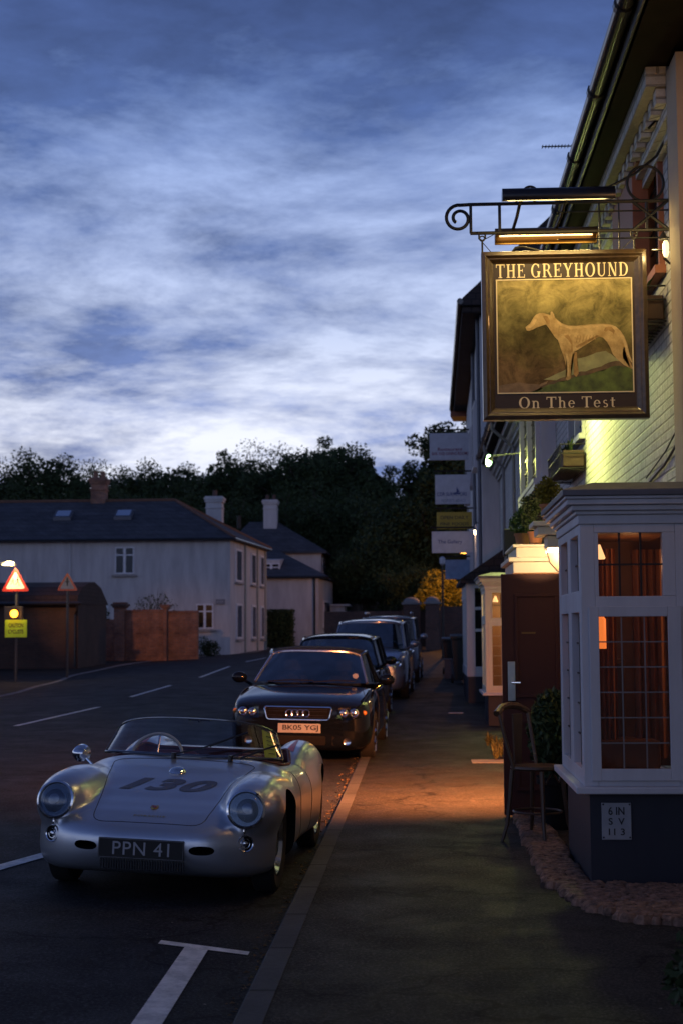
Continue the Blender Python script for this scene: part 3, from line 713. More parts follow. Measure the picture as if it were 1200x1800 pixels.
# wooden bistro chair in front of the door
ch = thing('bistro_chair', 'dark wooden chair with curved legs in front of the open red door', 'chair', (.87, 11.6, 0), world=False, rot=(0, 0, R(55)))
M_wood = simple('dark bentwood', (.07, .035, .018), .4, spec=.5)
z0 = .02
mb = MB(); mb.lathe([(.001, .0), (.19, 0), (.205, .012), (.20, .03), (.17, .022), (.001, .018)], (0, 0, .56), n=28); obj('seat', mb, M_wood, ch, smooth=True)
for sx, sy in ((-1, -1), (1, -1), (-1, 1), (1, 1)):
    mb = MB(); mb.tube([(sx*.15, sy*.13, .56), (sx*.165, sy*.145, .35), (sx*.185, sy*.16, .15), (sx*.215, sy*.19, z0)], [.019, .017, .016, .014], 8)
    obj('leg', mb, M_wood, ch, smooth=True)
mb = MB()
for sx in (-1, 1): mb.tube([(sx*.155, -.13, .53), (sx*.10, -.135, .46), (sx*.02, -.135, .53)], .008, 6)
mb.torus((0, 0, .24), (0, 0, 1), .185, .009); obj('stretcher', mb, M_wood, ch, smooth=True)
mb = MB()
mb.tube([(-.17, .10, .56), (-.20, .16, .80), (-.21, .20, .98), (-.12, .23, 1.02), (.0, .24, 1.03), (.12, .23, 1.02), (.21, .20, .98), (.20, .16, .80), (.17, .10, .56)], .015, 8)
mb.prism_y([(-.05, .60), (.05, .60), (.07, .98), (-.07, .98)], .165, .178); mb.tube([(-.23, .215, .99), (-.12, .235, 1.035), (0, .245, 1.045), (.12, .235, 1.035), (.23, .215, .99)], .026, 8); obj('backrest', mb, M_wood, ch, smooth=True)
t = potted('door_shrub', 'dark leafy shrub in a tub between the chair and the bay', 1.10, 12.3, .02, .17, .42, .25, M_leafd, n=2200, size=.07, sh=1.7, pot=M_dark)
# cobbles round the bay plinth
mb = MB(); rr = random.Random(5)
edge = lambda y: .92-.06*(y-8.3) if y < 9.6 else .84+.012*(y-9.6)
cnt = 0
for _ in range(4000):
    x = rr.uniform(.78, 1.69); y = rr.uniform(8.05, 13)
    if x > 1.0 and y > 9.48: continue
    d0 = math.hypot((x-1.35)/.50, (y-9.4)/1.12) if y < 9.4 else (abs(x-1.02)/.24)
    if d0 > 1: continue
    s_ = rr.uniform(.022, .055); a = rr.uniform(0, 3.14)
    n_ = 7; ring = []
    for zz, q in ((-.01, 1), (.018, .95), (.038, .55)):
        ring.append([(x+s_*q*math.cos(a+6.283*k/n_)*(1.2), y+s_*q*math.sin(a+6.283*k/n_)*.9, .02+zz+rr.uniform(0, .01)) for k in range(n_)])
    mb.loft(ring); cnt += 1
    if cnt > 1500: break
o = obj('cobbles', mb, simple('brown flint cobbles', (.21, .12, .08), .8, var=.8, scale=17, bump=.5), smooth=True); tag(o, kind='stuff'); o['label'] = 'brown cobbles and fallen leaves bedded round the navy bay plinth'; o['category'] = 'cobbles'
mb = MB(); mb.prism([(.90, 9.1), (1.05, 8.5), (1.40, 8.32), (1.69, 8.5), (1.69, 9.5), (1.0, 9.5), (1.0, 13), (.80, 13), (.80, 9.8)], -.05, .024); struct('cobble_bed', mb, M_soil)
# weeds past the door
mb = MB()
for k in range(60): plant_tuft(mb, (1.0+rng.uniform(-.14, .18), 19.6+rng.uniform(-1.3, 1.5), gz(19.6)), rng.uniform(.08, .22), 7, rng, 1.1, .012)
o = obj('weeds', mb, simple('straw green grass', (.14, .13, .035), .9, var=.5)); tag(o, kind='stuff'); o['label'] = 'tuft of pale weeds at the foot of the pub wall past the door'; o['category'] = 'weeds'
# dark shrub near the camera, lower right corner
t = thing('near_shrub', 'black leafy shrub cut off by the lower right corner', 'shrub', (1.32, 5.9, 0))
mb = MB()
for k in range(14):
    a = rng.uniform(0, 6.28); mb.tube([(1.32, 5.9, 0), (1.32+.12*math.cos(a), 5.9+.12*math.sin(a), .3), (1.32+.25*math.cos(a), 5.9+.25*math.sin(a), .55)], .008, 5)
obj('stems', mb, M_bark, t)
mb = MB(); leafball(mb, (1.34, 5.9, .30), (.40, .4, .34), 2600, .055, rng, .2)
for k in range(8): leafball(mb, (1.34+rng.uniform(-.34, .2), 5.9+rng.uniform(-.3, .3), rng.uniform(.15, .6)), .12, 200, .05, rng, .2)
obj('foliage', mb, M_leafd, t)
# ================================================================ hanging pub sign
SY = 10.4
def sp(px, py): return ((px-740)*.004, CAMZ+(1112-py)*.004)
sg = thing('pub_sign', 'framed hanging sign with a painted pale dog and cream serif letters', 'pub sign', (1.02, SY, 3.7))
M_frame = simple('dark bronze frame paint', (.045, .026, .012), .32, .2, var=.4, scale=20, bump=.15, coat=.3)
M_panel = simple('dark brown sign board', (.028, .014, .010), .5, var=.2)
x0, zt_ = sp(851, 440); x1, zb_ = sp(1141, 741)
mb = MB(); mb.box(x0+.02, x1-.02, SY-.012, SY+.012, zb_+.02, zt_-.02); obj('board', mb, M_panel, sg)
# moulded frame: profile swept round the rectangle, mitred
prof = [(0, -.045), (.0, .045), (.03, .05), (.045, .035), (.055, .035), (.075, .018), (.085, .014), (.085, -.014), (.075, -.018), (.055, -.035), (.045, -.035), (.03, -.05)]
cs = [(x0, zb_, 1, 1), (x1, zb_, -1, 1), (x1, zt_, -1, -1), (x0, zt_, 1, -1)]
mb = MB(); rings = [[(cx+sx*i_, SY+y_, cz+sz*i_) for i_, y_ in prof] for cx, cz, sx, sz in cs]; rings.append(rings[0]); mb.loft(rings, cap=False)
obj('frame', mb, M_frame, sg, bevel=.003)
# painted scene on both faces, real size
bx0, bz1 = sp(876.5, 489); bx1, bz0 = sp(1116, 694)
mb = MB(); t_ = .008
for a, b_, c, d in ((bx0, bx1, bz0, bz0+t_), (bx0, bx1, bz1-t_, bz1), (bx0, bx0+t_, bz0+t_, bz1-t_), (bx1-t_, bx1, bz0+t_, bz1-t_)): mb.box(a, b_, SY-.0165, SY-.012, c, d)
M_letter = simple('cream sign lettering', (.80, .66, .42), .5, var=.06)
obj('painting_border', mb, M_letter, sg)
def paintmat():
    b = MatB('painted landscape')
    spn = b.t.nodes.new('ShaderNodeSeparateXYZ'); b.t.links.new(b.tc, spn.inputs[0])
    h = mathn('MULTIPLY_ADD', spn.outputs[2], 1.15, .5, T=b.t)
    w = mathn('ADD', h, mathn('MULTIPLY', mathn('SUBTRACT', b.noise(3.2, 6, .6), .5, T=b.t), .75, T=b.t), T=b.t)
    base = b.ramp(w, [(.05, (.21, .13, .06)), (.25, (.17, .105, .05)), (.45, (.13, .10, .035)), (.62, (.20, .17, .06)), (.80, (.33, .27, .10)), (1.0, (.36, .29, .12))])
    blot = b.ramp(b.noise(6.5, 7, .7, dist=.6), [(.36, .45), (.55, 1.1), (.72, 1.6)])
    fine = b.ramp(b.noise(38, 4, .6), [(.3, .85), (.7, 1.12)])
    # the darker thicket of the painted background
    cx = mathn('ADD', spn.outputs[0], .18, T=b.t); cz = mathn('ADD', spn.outputs[2], -.02, T=b.t)
    dd = mathn('SQRT', mathn('ADD', mathn('MULTIPLY', cx, mathn('MULTIPLY', cx, 9.0, T=b.t), T=b.t), mathn('MULTIPLY', cz, mathn('MULTIPLY', cz, 16.0, T=b.t), T=b.t), T=b.t), T=b.t)
    dk = b.ramp(mathn('ADD', dd, mathn('MULTIPLY', b.noise(5, 5, .6), .6, T=b.t), T=b.t), [(.45, .55), (1.0, 1.0)])
    c = b.mix(1.0, b.mix(1.0, b.mix(1.0, base, blot, 'MULTIPLY'), fine, 'MULTIPLY'), dk, 'MULTIPLY')
    b.set(Base_Color=c, Roughness=.75); b.b.inputs['Specular IOR Level'].default_value = .2
    return b.m
mb = MB(); mb.quad((bx0+t_, SY-.0135, bz0+t_), (bx1-t_, SY-.0135, bz0+t_), (bx1-t_, SY-.0135, bz1-t_), (bx0+t_, SY-.0135, bz1-t_))
pt = obj('painting', mb, paintmat(), sg, fix=False)
def zp(x, y): return sp(760+x/2.7273, 280+y/2.7273)
def patch(name, pts, off, mat, wob=0.0):
    P = [zp(*p) for p in pts]
    if wob:
        Q = []
        for a, b_ in zip(P, P[1:]+P[:1]):
            for k in range(4):
                t = k/4; Q.append((a[0]+(b_[0]-a[0])*t+random.uniform(-wob, wob), a[1]+(b_[1]-a[1])*t+random.uniform(-wob, wob)))
        P = Q
    P = [(min(max(p[0], bx0+t_+.0005), bx1-t_-.0005), min(max(p[1], bz0+t_+.0005), bz1-t_-.0005)) for p in P]
    mb = MB(); mb._add([(p[0], SY-.0135-off, p[1]) for p in P], [tuple(range(len(P)))]); bmesh.ops.triangulate(mb.b, faces=mb.b.faces)
    bmesh.ops.recalc_face_normals(mb.b, faces=mb.b.faces)
    for f in mb.b.faces:
        if f.normal.y > 0: f.normal_flip()
    return obj(name, mb, mat, pt, fix=False)
M_water = simple('painted water', (.30, .30, .13), .5, var=.35, scale=9)
M_grassp = simple('painted grass', (.085, .125, .018), .5, var=.6, scale=12)
M_earth = simple('painted bank', (.12, .075, .03), .5, var=.5, scale=14)
patch('painted_water', [(540, 1060), (640, 1020), (700, 965), (780, 940), (840, 925), (885, 960), (940, 975), (850, 1010), (760, 1035), (660, 1075)], .0006, M_water, .004)
patch('painted_path', [(326, 1130), (326, 1090), (420, 1075), (520, 1085), (560, 1070), (520, 1130)], .0005, simple('painted path', (.22, .14, .07), .5, var=.4, scale=12), .004)
patch('painted_bank', [(490, 1131), (560, 1078), (640, 1052), (720, 1028), (800, 1010), (870, 978), (930, 984), (980, 1000), (980, 1131)], .0009, M_earth, .005)
patch('painted_grass', [(480, 1131), (565, 1090), (650, 1066), (730, 1045), (810, 1028), (880, 1000), (980, 1015), (980, 1131)], .0012, M_grassp, .006)
def dogmat():
    b = MatB('painted dog'); f = b.noise(9, 6, .65); g = b.noise(34, 4, .6)
    c = b.mix(1.0, b.ramp(f, [(.32, (.34, .21, .075)), (.64, (.62, .44, .20))]), b.ramp(g, [(.3, .86), (.7, 1.1)]), 'MULTIPLY')
    b.set(Base_Color=c, Roughness=.75); b.b.inputs['Specular IOR Level'].default_value = .2; return b.m
M_dog = dogmat()
M_dogd = simple('painted dog shade', (.37, .225, .085), .7, var=.3, scale=20, spec=.2)
M_dogl = simple('painted dog light', (.62, .44, .20), .7, var=.25, scale=20, spec=.2)
# far legs first, then body
patch('far_foreleg', [(676, 930), (700, 930), (702, 985), (708, 1035), (696, 1052), (684, 1040), (684, 985)], .0018, M_dogd)
patch('far_hindleg', [(905, 900), (938, 905), (945, 960), (975, 1008), (975, 1018), (955, 1008), (925, 975)], .0018, M_dogd)
dog = [(457, 806), (466, 798), (480, 787), (497, 758), (508, 745), (524, 738), (545, 738), (566, 745), (577, 749), (579, 733), (586, 730), (595, 745), (598, 760), (612, 774), (630, 788), (660, 801), (700, 803), (745, 799), (790, 796), (830, 795), (862, 799), (890, 810), (912, 832), (930, 862), (943, 898), (950, 938), (953, 960), (944, 955), (930, 915), (925, 908), (918, 940), (920, 965), (940, 985), (968, 1008), (972, 1018), (955, 1014), (925, 998), (892, 968), (872, 945), (862, 915), (846, 885), (826, 862), (808, 858), (790, 868), (765, 884), (735, 902), (706, 920), (690, 928), (680, 945), (674, 975), (670, 1010), (672, 1048), (668, 1062), (655, 1068), (645, 1062), (652, 1040), (648, 1000), (640, 960), (628, 925), (617, 890), (612, 872), (596, 856), (580, 830), (566, 808), (555, 794), (535, 800), (512, 808), (492, 818), (474, 824), (462, 822)]
patch('painted_dog', dog, .0022, M_dog)
patch('shoulder_shade', [(640, 850), (662, 845), (680, 880), (682, 925), (670, 935), (676, 895), (660, 870)], .0027, M_dogd)
patch('haunch_shade', [(838, 815), (868, 810), (884, 830), (878, 850), (872, 838), (852, 826), (842, 836), (832, 828)], .0027, M_dogd)
patch('belly_shade', [(700, 912), (735, 895), (765, 878), (795, 860), (812, 855), (800, 850), (765, 866), (730, 884), (696, 902)], .0027, M_dogd)
patch('ear', [(540, 750), (562, 752), (575, 775), (572, 792), (560, 790), (552, 770)], .0027, M_dogd)
patch('tail', [(905, 838), (925, 860), (940, 900), (950, 945), (966, 985), (958, 985), (940, 950), (930, 905), (915, 870), (902, 848)], .0027, M_dogl)
patch('back_light', [(600, 768), (630, 792), (665, 806), (745, 804), (830, 800), (870, 806), (830, 812), (745, 814), (670, 818), (625, 802)], .0026, M_dogl)
patch('muzzle_light', [(466, 806), (484, 790), (500, 765), (512, 770), (500, 795), (480, 812)], .0026, M_dogl)
patch('leg_light', [(646, 935), (656, 940), (662, 985), (660, 1050), (652, 1050), (654, 1000)], .0026, M_dogl)
for k in range(7):
    x_ = 705+k*15; patch('rib_shade', [(x_, 850), (x_+3, 850), (x_-4, 885-k*2), (x_-8, 885-k*2)], .0027, M_dogd)
# serif lettering, built stroke by stroke
def ring_part(cx, cy, rx, ry, tx, ty, a0, a1, n=22):
    out = []
    for i in range(n):
        p, q = R(a0+(a1-a0)*i/n), R(a0+(a1-a0)*(i+1)/n)
        out.append([(cx+rx*math.cos(p), cy+ry*math.sin(p)), (cx+rx*math.cos(q), cy+ry*math.sin(q)), (cx+(rx-tx)*math.cos(q), cy+(ry-ty)*math.sin(q)), (cx+(rx-tx)*math.cos(p), cy+(ry-ty)*math.sin(p))])
    return out
def rc(x0, x1, y0, y1): return [(x0, y0), (x1, y0), (x1, y1), (x0, y1)]
T_, S_, s_ = .17, .055, .10
def stem(x, y0=0, y1=1, w=T_, ov=s_, top=True, bot=True):
    o_ = [rc(x, x+w, y0, y1)]
    if bot: o_.append(rc(x-ov, x+w+ov, y0, y0+S_))
    if top: o_.append(rc(x-ov, x+w+ov, y1-S_, y1))
    return o_
def glyph(c):
    if c == 'T': return stem(.34, top=False)+[rc(0, .85, .93, 1), rc(0, .06, .76, .93), rc(.79, .85, .76, .93)], .85
    if c == 'H': return stem(.1)+stem(.63)+[rc(.27, .63, .48, .55)], .90
    if c == 'E': return stem(.1)+[rc(.27, .72, .94, 1), rc(.66, .72, .76, .94), rc(.27, .75, 0, .06), rc(.69, .75, .06, .24), rc(.27, .54, .49, .55), rc(.50, .55, .40, .64)], .78
    if c == 'G': return ring_part(.46, .5, .46, .52, .18, .06, 42, 345)+stem(.66, .02, .44, ov=.08, bot=False)+[rc(.72, .78, .70, .94)], .95
    if c == 'R': return stem(.1)+ring_part(.42, .74, .31, .26, .16, .06, -90, 90)+[rc(.27, .42, .94, 1), rc(.27, .42, .48, .54), [(.44, .50), (.60, .50), (.88, .05), (.70, .05)], rc(.70, .95, 0, .055)], .93
    if c == 'Y': return stem(.36, 0, .45, top=False)+[[(.36, .45), (.53, .45), (.23, 1), (.05, 1)], [(.43, .45), (.53, .45), (.84, 1), (.75, 1)], rc(-.03, .32, .945, 1), rc(.64, .93, .945, 1)], .90
    if c == 'O': return ring_part(.48, .5, .48, .53, .19, .06, 0, 360, 36), .96
    if c == 'U': return stem(.1, .3, 1, bot=False)+stem(.70, .3, 1, w=.08, bot=False)+ring_part(.44, .3, .34, .32, .17, .07, 180, 270)+ring_part(.44, .3, .34, .32, .08, .07, 270, 360), .92
    if c == 'N': return stem(.1, w=.07, top=False)+stem(.72, w=.07, bot=False)+[[(.07, 1), (.26, 1), (.79, 0), (.62, 0)], rc(0, .2, .945, 1)], .90
    if c == 'D': return stem(.1)+ring_part(.40, .5, .48, .5, .18, .06, -90, 90)+[rc(.27, .40, .94, 1), rc(.27, .40, 0, .06)], .92
    if c == 'n': return stem(.08, 0, .66, w=.14, ov=.07, top=False)+[rc(0, .12, .61, .66)]+ring_part(.34, .42, .25, .25, .13, .07, 0, 165)+stem(.46, 0, .42, w=.13, ov=.07, top=False), .68
    if c == 'h': return stem(.08, 0, 1, w=.14, ov=.07, top=False)+[rc(0, .12, .95, 1)]+ring_part(.34, .42, .25, .25, .13, .07, 0, 165)+stem(.46, 0, .42, w=.13, ov=.07, top=False), .68
    if c == 'e': return ring_part(.30, .33, .29, .345, .14, .06, 0, 325)+[rc(.12, .58, .34, .39)], .60
    if c == 's': return ring_part(.25, .49, .19, .18, .10, .07, 40, 270)+ring_part(.25, .18, .21, .195, .11, .07, -150, 90), .50
    if c == 't': return [rc(.12, .26, .12, .88), rc(0, .42, .60, .66)]+ring_part(.30, .16, .18, .17, .12, .07, 180, 300), .46
    return [], .42
def serif_text(name, s, cx0, cx1, zb, zt, parent, y):
    lay, x = [], 0.0; gap = .18
    for c in s:
        g, w = glyph(c); lay.append((g, x)); x += w+(gap if c != ' ' else 0.0)
    x -= gap; kx = (cx1-cx0)/x; kz = zt-zb
    mb = MB(); e = 0
    for g, ox in lay:
        for q in g:
            e = (e+1) % 7
            f = [(cx0+(ox+p[0])*kx, zb+p[1]*kz) for p in q]
            mb._add([(p[0], y-.0016-.0002*e, p[1]) for p in f]+[(p[0], y, p[1]) for p in f], [(0, 1, 2, 3), (0, 4, 5, 1), (1, 5, 6, 2), (2, 6, 7, 3), (3, 7, 4, 0)])
    return obj(name, mb, M_letter, parent)
a, zt2 = sp(877, 461.5); b_, zb2 = sp(1110, 486); serif_text('lettering', 'THE GREYHOUND', a, b_, zb2, zt2, sg, SY-.012)
a, zt2 = sp(914, 700.5); b_, zb2 = sp(1083, 720); serif_text('lettering', 'On The Test', a, b_, zb2, zt2, sg, SY-.012)
# eyes and links
mb = MB()
for px_i in (853.5, 1122):
    xx = (px_i-740)*.004; mb.tube([(xx, SY, 4.30), (xx, SY, 4.40)], .007, 6); mb.torus((xx, SY, 4.415), (0, 1, 0), .018, .005)
mb.tube([(.66, SY, 4.305), (.69, SY, 4.345), (.74, SY, 4.35), (.80, SY-.0, 4.335), (.9, SY, 4.305)], .009, 6)
obj('hanger', mb, M_iron, sg, smooth=True)
# ---- bracket
br = thing('sign_bracket', 'black wrought iron bracket with scrolls carrying the hanging sign', 'bracket', (PX, SY, 4.6))
mb = MB(); r_ = .0125
mb.tube([(PX, SY, 4.665), (.36, SY, 4.665)], r_, 6); mb.tube([(PX, SY, 4.455), (.37, SY, 4.455)], r_, 6)
for x_ in (.375, .58, 1.62): mb.tube([(x_, SY, 4.455), (x_, SY, 4.665)], .011, 6)
mb.tube([(PX-.03, SY, 4.455), (1.52, SY, 4.665)], .012, 6); mb.tube([(PX-.03, SY, 4.665), (1.52, SY, 4.455)], .012, 6)
mb.tube([(PX-.012, SY, 4.30), (PX-.012, SY, 5.25)], .014, 6)
obj('arm', mb, M_iron, br, smooth=True)
mb = MB()   # nose scroll
pts = [(.375, SY, 4.665), (.30, SY, 4.662)]
for i in range(34):
    a = R(95+i*15); q = .098*(1-.62*(i/33)); cx, cz = .288+.006*i/33, 4.565
    pts.append((cx+q*math.cos(a), SY, cz+q*math.sin(a)))
mb.tube(pts, .0125, 6); obj('scroll', mb, M_iron, br, smooth=True)
mb = MB(); mb.torus((1.615, SY, 4.79), (0, 1, 0), .128, .010, 36); mb.torus((1.18+.01, SY, 4.745), (0, 1, 0), .0, .0) if False else None
obj('scroll', mb, M_iron, br, smooth=True)
mb = MB()   # sweeping stay from the wall down to the arm
pts = [Vector(p) for p in ((PX-.01, SY, 5.12), (PX-.035, SY, 5.22), (PX-.10, SY, 5.25), (PX-.155, SY, 5.19))]
pts2 = [(PX-.155, SY, 5.19), (PX-.10, SY, 5.25), (PX-.04, SY, 5.22), (PX-.03, SY, 5.12), (PX-.10, SY, 4.99), (PX-.26, SY, 4.86), (PX-.44, SY, 4.77), (PX-.62, SY, 4.70), (PX-.66, SY, 4.67)]
mb.tube(pts2, .0105, 6); obj('scroll', mb, M_iron, br, smooth=True)
mb = MB()
pts = [(.80+.052*math.cos(R(a)), SY, 4.735+.052*math.sin(R(a))) for a in range(-60, 200, 12)]
mb.tube([(.835, SY, 4.667)]+pts, .009, 6); mb.tube([(.70, SY, 4.66), (.70, SY, 4.76)], .009, 6); mb.ball((.735, SY, 4.70), (.022, .02, .025))
obj('scroll', mb, M_iron, br, smooth=True)
mb = MB()
for x_ in (.454, 1.528): mb.tube([(x_-.022, SY, 4.45), (x_-.022, SY, 4.415), (x_, SY, 4.40), (x_+.022, SY, 4.415), (x_+.022, SY, 4.45)], .007, 6)
mb.tube([(.454, SY, 4.40), (.56, SY, 4.455)], .003, 5); mb.tube([(.454, SY, 4.39), (.52, SY, 4.31)], .003, 5)
mb.tube([(1.528, SY, 4.40), (1.44, SY, 4.32)], .003, 5)
obj('hook', mb, M_iron, br, smooth=True)
# conduit rails from the trough lamps to the wall
mb = MB()
for z_, y_ in ((4.63, SY+.12), (4.43, SY+.12)): mb.tube([(PX, y_, z_), (1.0, y_, z_)], .006, 5)
for x_ in (1.30, 1.44): mb.tube([(x_, SY+.12, 4.7), (x_, SY+.12, 4.28)], .006, 5)
obj('conduit', mb, M_iron, br)
# ---- trough lamps, one for each face of the sign
def trough(name, label, y, dirn, mat, x0, x1, zc):
    t = thing(name, label, 'sign lamp', ((x0+x1)/2, y, zc), 'trough lamps lighting the hanging sign')
    mb = MB(); rings = []
    out = []; inn = []
    for k in range(13):
        a0 = -34 if dirn > 0 else -58; a = R(a0+k*(186-a0)/12)     # arc over the tube, opening down and towards the sign
        out.append((-math.cos(a)*.066*dirn, math.sin(a)*.062)); inn.append((-math.cos(a)*.060*dirn, math.sin(a)*.056))
    prof_ = out+inn[::-1]
    for x_ in (x0, x1): rings.append([(x_, y+p[0], zc+p[1]) for p in prof_])
    mb.loft(rings)
    for x_, e in ((x0, -.004), (x1, .004)): mb.prism_x([(y+p[0], zc+p[1]) for p in out], min(x_, x_+e), max(x_, x_+e))
    obj('shade', mb, mat, t, smooth=True)
    mb = MB(); mb.tube([(x0+.03, y, zc+.012), (x1-.03, y, zc+.012)], .013, 10); obj('lamp_tube', mb, emis('warm fluorescent tube', (1, .62, .26), 2.6), t, smooth=True)
    mb = MB()
    for x_ in (x0+.13, x1-.30): mb.tube([(x_, y, zc+.05), (x_+.015, (y+SY)/2, zc+.08), (x_+.02, SY, 4.665)], .012, 6)
    obj('arm', mb, M_iron, t)
    light('AREA', 'trough_light', ((x0+x1)/2, y, zc-.005), 9.0, (1, .71, .25), t, shape='RECTANGLE', size=x1-x0-.08, size_y=.04, aim=((x0+x1)/2, SY, zc-.95))
    return t
trough('trough_lamp', 'black trough lamp on the near side over the hanging sign', 9.90, 1, simple('black enamel', (.01, .01, .013), .3), .575, 1.325, 4.56)
trough('trough_lamp', 'bronze lit trough lamp on the far side behind the hanging sign', 10.90, -1, M_bronze, .575, 1.325, 4.56)

# ================================================================ wall floodlamps on long arms
def flood(name, label, y, e, z=4.55, xh=1.10, mk=True):
    t = thing(name, label, 'floodlight', (PX, y, z), 'arm floodlights on the pub wall')
    g = (.93, .98, .26)
    mb = MB(); mb.tube([(PX, y, z+.04), (PX-.1, y, z+.035), (1.22, y, z+.0), (1.17, y, z-.02)], .012, 8); mb.disc((PX-.01, y, z+.04), (1, 0, 0), .05, .02); obj('arm', mb, simple('pale green painted arm', (.45, .5, .3), .5), t, smooth=True)
    mb = MB(); ax = Vector((-.55, 0, -.85)).normalized()
    mb.lathe([(.015, 0), (.03, .03), (.055, .07), (.062, .10), (.056, .10)], (1.19, y, z+.0), ax, 16); obj('lamp_shade', mb, M_black, t, smooth=True)
    mb = MB(); c_ = Vector((1.19, y, z))+ax*.10; mb.ball(c_, (.05, .045, .10), 12, 8); obj('bulb', mb, emis('green white bulb', (.50, 1, .42), 9), t, smooth=True)
    light('SPOT', 'wall_beam', (1.08, y, z-.12), e, g, t, spot_size=R(152), spot_blend=.9, shadow_soft_size=.06, aim=(PX, y-.3, z-.45))
    return t
flood('floodlight', 'glowing green white floodlight on a thin arm beyond the hanging sign', 24.6, 800)
flood('floodlight', 'arm floodlight hidden behind the hanging sign, washing the brick wall yellow green', 15.4, 560, z=4.5, xh=1.1)
# a carriage lantern on the near pier, just outside the picture, that warms the pier and the bay
ln = thing('wall_lantern', 'warm carriage lantern on the tan pier above the near bay', 'lantern', (1.60, 7.4, 3.4))
LYN = 7.4
mb = MB(); mb.tube([(1.69, 7.4, 3.55), (1.56, 7.4, 3.62), (1.50, 7.4, 3.56)], .012, 6); mb.lathe([(.01, .2), (.09, .12), (.10, .10), (.08, .10)], (1.50, 7.4, 3.36), n=6); mb.lathe([(.05, -.14), (.055, -.12), (.01, -.12)], (1.50, 7.4, 3.36), n=6)
for k in range(6): a = k*math.pi/3; mb.tube([(1.50+.05*math.cos(a), 7.4+.05*math.sin(a), 3.24), (1.50+.085*math.cos(a), 7.4+.085*math.sin(a), 3.46)], .005, 4)
obj('cage', mb, M_iron, ln); mb = MB(); mb.ball((1.50, 7.4, 3.35), (.03, .03, .05)); obj('bulb', mb, emis('lantern bulb', (1, .55, .2), 12), ln)
light('POINT', 'lantern_light', (1.45, 7.45, 3.33), 11, (1, .52, .20), ln, shadow_soft_size=.05)
for c in list(ln.children):
    if c.type == 'MESH': c.data.transform(Matrix.Translation((.16, .80, .98)))
    else: c.location += Vector((.16, .80, .98))
ln['label'] = 'warm carriage lantern on the tan pier over the near bay'
wl = thing('bulkhead_light', 'small bright wall light between the tan pier and the red brown window', 'wall light', (PX, 10.2, 4.27))
mb = MB(); mb.tube([(PX, 10.2, 4.20), (1.74, 10.2, 4.16), (1.70, 10.2, 4.20)], .010, 6); mb.tube([(1.62, 10.2, 4.255), (1.74, 10.2, 4.255)], .006, 6); mb.lathe([(.035, 0), (.01, .05), (.001, .06)], (1.70, 10.2, 4.33), n=10); obj('bracket', mb, M_iron, wl)
mb = MB(); mb.lathe([(.012, 0), (.022, .03), (.022, .09), (.012, .115)], (1.715, 10.2, 4.205), n=12); obj('bulb', mb, emis('wall light glass', (1, .80, .38), 1.3), wl, smooth=True)
light('POINT', 'wall_light', (1.64, 10.2, 4.27), 3.2, (1, .75, .30), wl, shadow_soft_size=.03)

# ================================================================ neighbours beyond the pub
nb = thing('tall_white_house', 'tall white rendered house with a deep dark eave beyond the pub', 'house', (2, 42, 0))
mb = MB(); mb.prism([(1.40, 34.02), (8, 34.02), (8, 50), (1.55, 50)], .0, 8.95); obj('wall', mb, M_white, nb)
mb = MB(); mb.prism([(.99, 33.7), (8.2, 33.7), (8.2, 50.2), (1.13, 50.2)], 8.95, 9.10)
mb.hexa([(.95, 33.6, 9.10), (4.6, 33.6, 9.10), (4.6, 50.3, 9.1), (1.08, 50.3, 9.1), (1.0, 33.6, 9.28), (4.6, 33.6, 12.6), (4.6, 50.3, 12.6), (1.13, 50.3, 9.28)]); obj('roof', mb, M_tile, nb)
mb = MB(); mb.tube([(.94, 33.6, 9.2), (1.07, 50.3, 9.2)], .075, 8); obj('gutter', mb, M_pipe, nb)
mb = MB(); mb.prism([(1.0, 49.0), (1.55, 49.0), (1.6, 50.25), (1.12, 50.25)], 8.78, 8.955); obj('eave_bracket', mb, M_redbrown, nb)
for y_ in (35.6, 40.2, 45.3):
    for z_ in (2.6, 5.6):
        X_ = 1.40+(y_-34)/16*.15
        casement(nb, X_-.02, y_, y_+1.3, z_, z_+1.6, M_woodw, 2, 4, proud=.09, d=.06)
for y_, x_ in ((34.4, 1.36), (38.6, 1.39)):
    mb = MB(); mb.tube([(x_, y_, 9.0), (x_, y_, 3.0)], .045, 6); obj('downpipe', mb, M_lead, nb)
# low shop bay with a lean-to roof
lo = thing('low_shop_bay', 'low white shop bay with a dark lean-to roof past the cream bay', 'shopfront', (1.3, 31, 0))
mb = MB(); g_ = gz(31)
F = .89
mb.box(F, 1.798, 30.0, 30.08, .78+g_-.15, 2.66); 
mb.b.free(); mb = MB()
mb.box(F+.02, 1.798, 30.02, 33.4, .0, .72); obj('plinth', mb, M_navy, lo)
mb = MB()
for x0_, x1_ in ((F, F+.17), (F+.40, F+.48), (F+.72, 1.798)): mb.box(x0_, x1_, 30, 30.08, .72, 2.62)
for x0_, x1_ in ((F+.17, F+.40), (F+.48, F+.72)):
    for z0_, z1_ in ((.72, .92), (1.62, 1.68), (2.06, 2.12), (2.5, 2.62)): mb.box(x0_, x1_, 30, 30.08, z0_, z1_)
yy = 30.08
while yy < 33.3: mb.box(F, F+.08, yy, yy+.10, .72, 2.62); yy += .55
mb.box(F, F+.0799, 30.08, 33.4, .72, .9); mb.box(F, F+.0799, 30.08, 33.4, 2.3, 2.62)
obj('frame', mb, M_white, lo, bevel=.004)
mb = MB(); mb.quad((F+.1, 30.05, .8), (1.798, 30.05, .8), (1.798, 30.05, 2.55), (F+.1, 30.05, 2.55)); obj('window', mb, glassmat('shop glass', (.15, .2, .24)), lo, fix=False)
mb = MB(); mb.box(F+.12, 1.798, 30.4, 33.3, .72, 2.6); obj('inner_wall', mb, M_dark, lo)
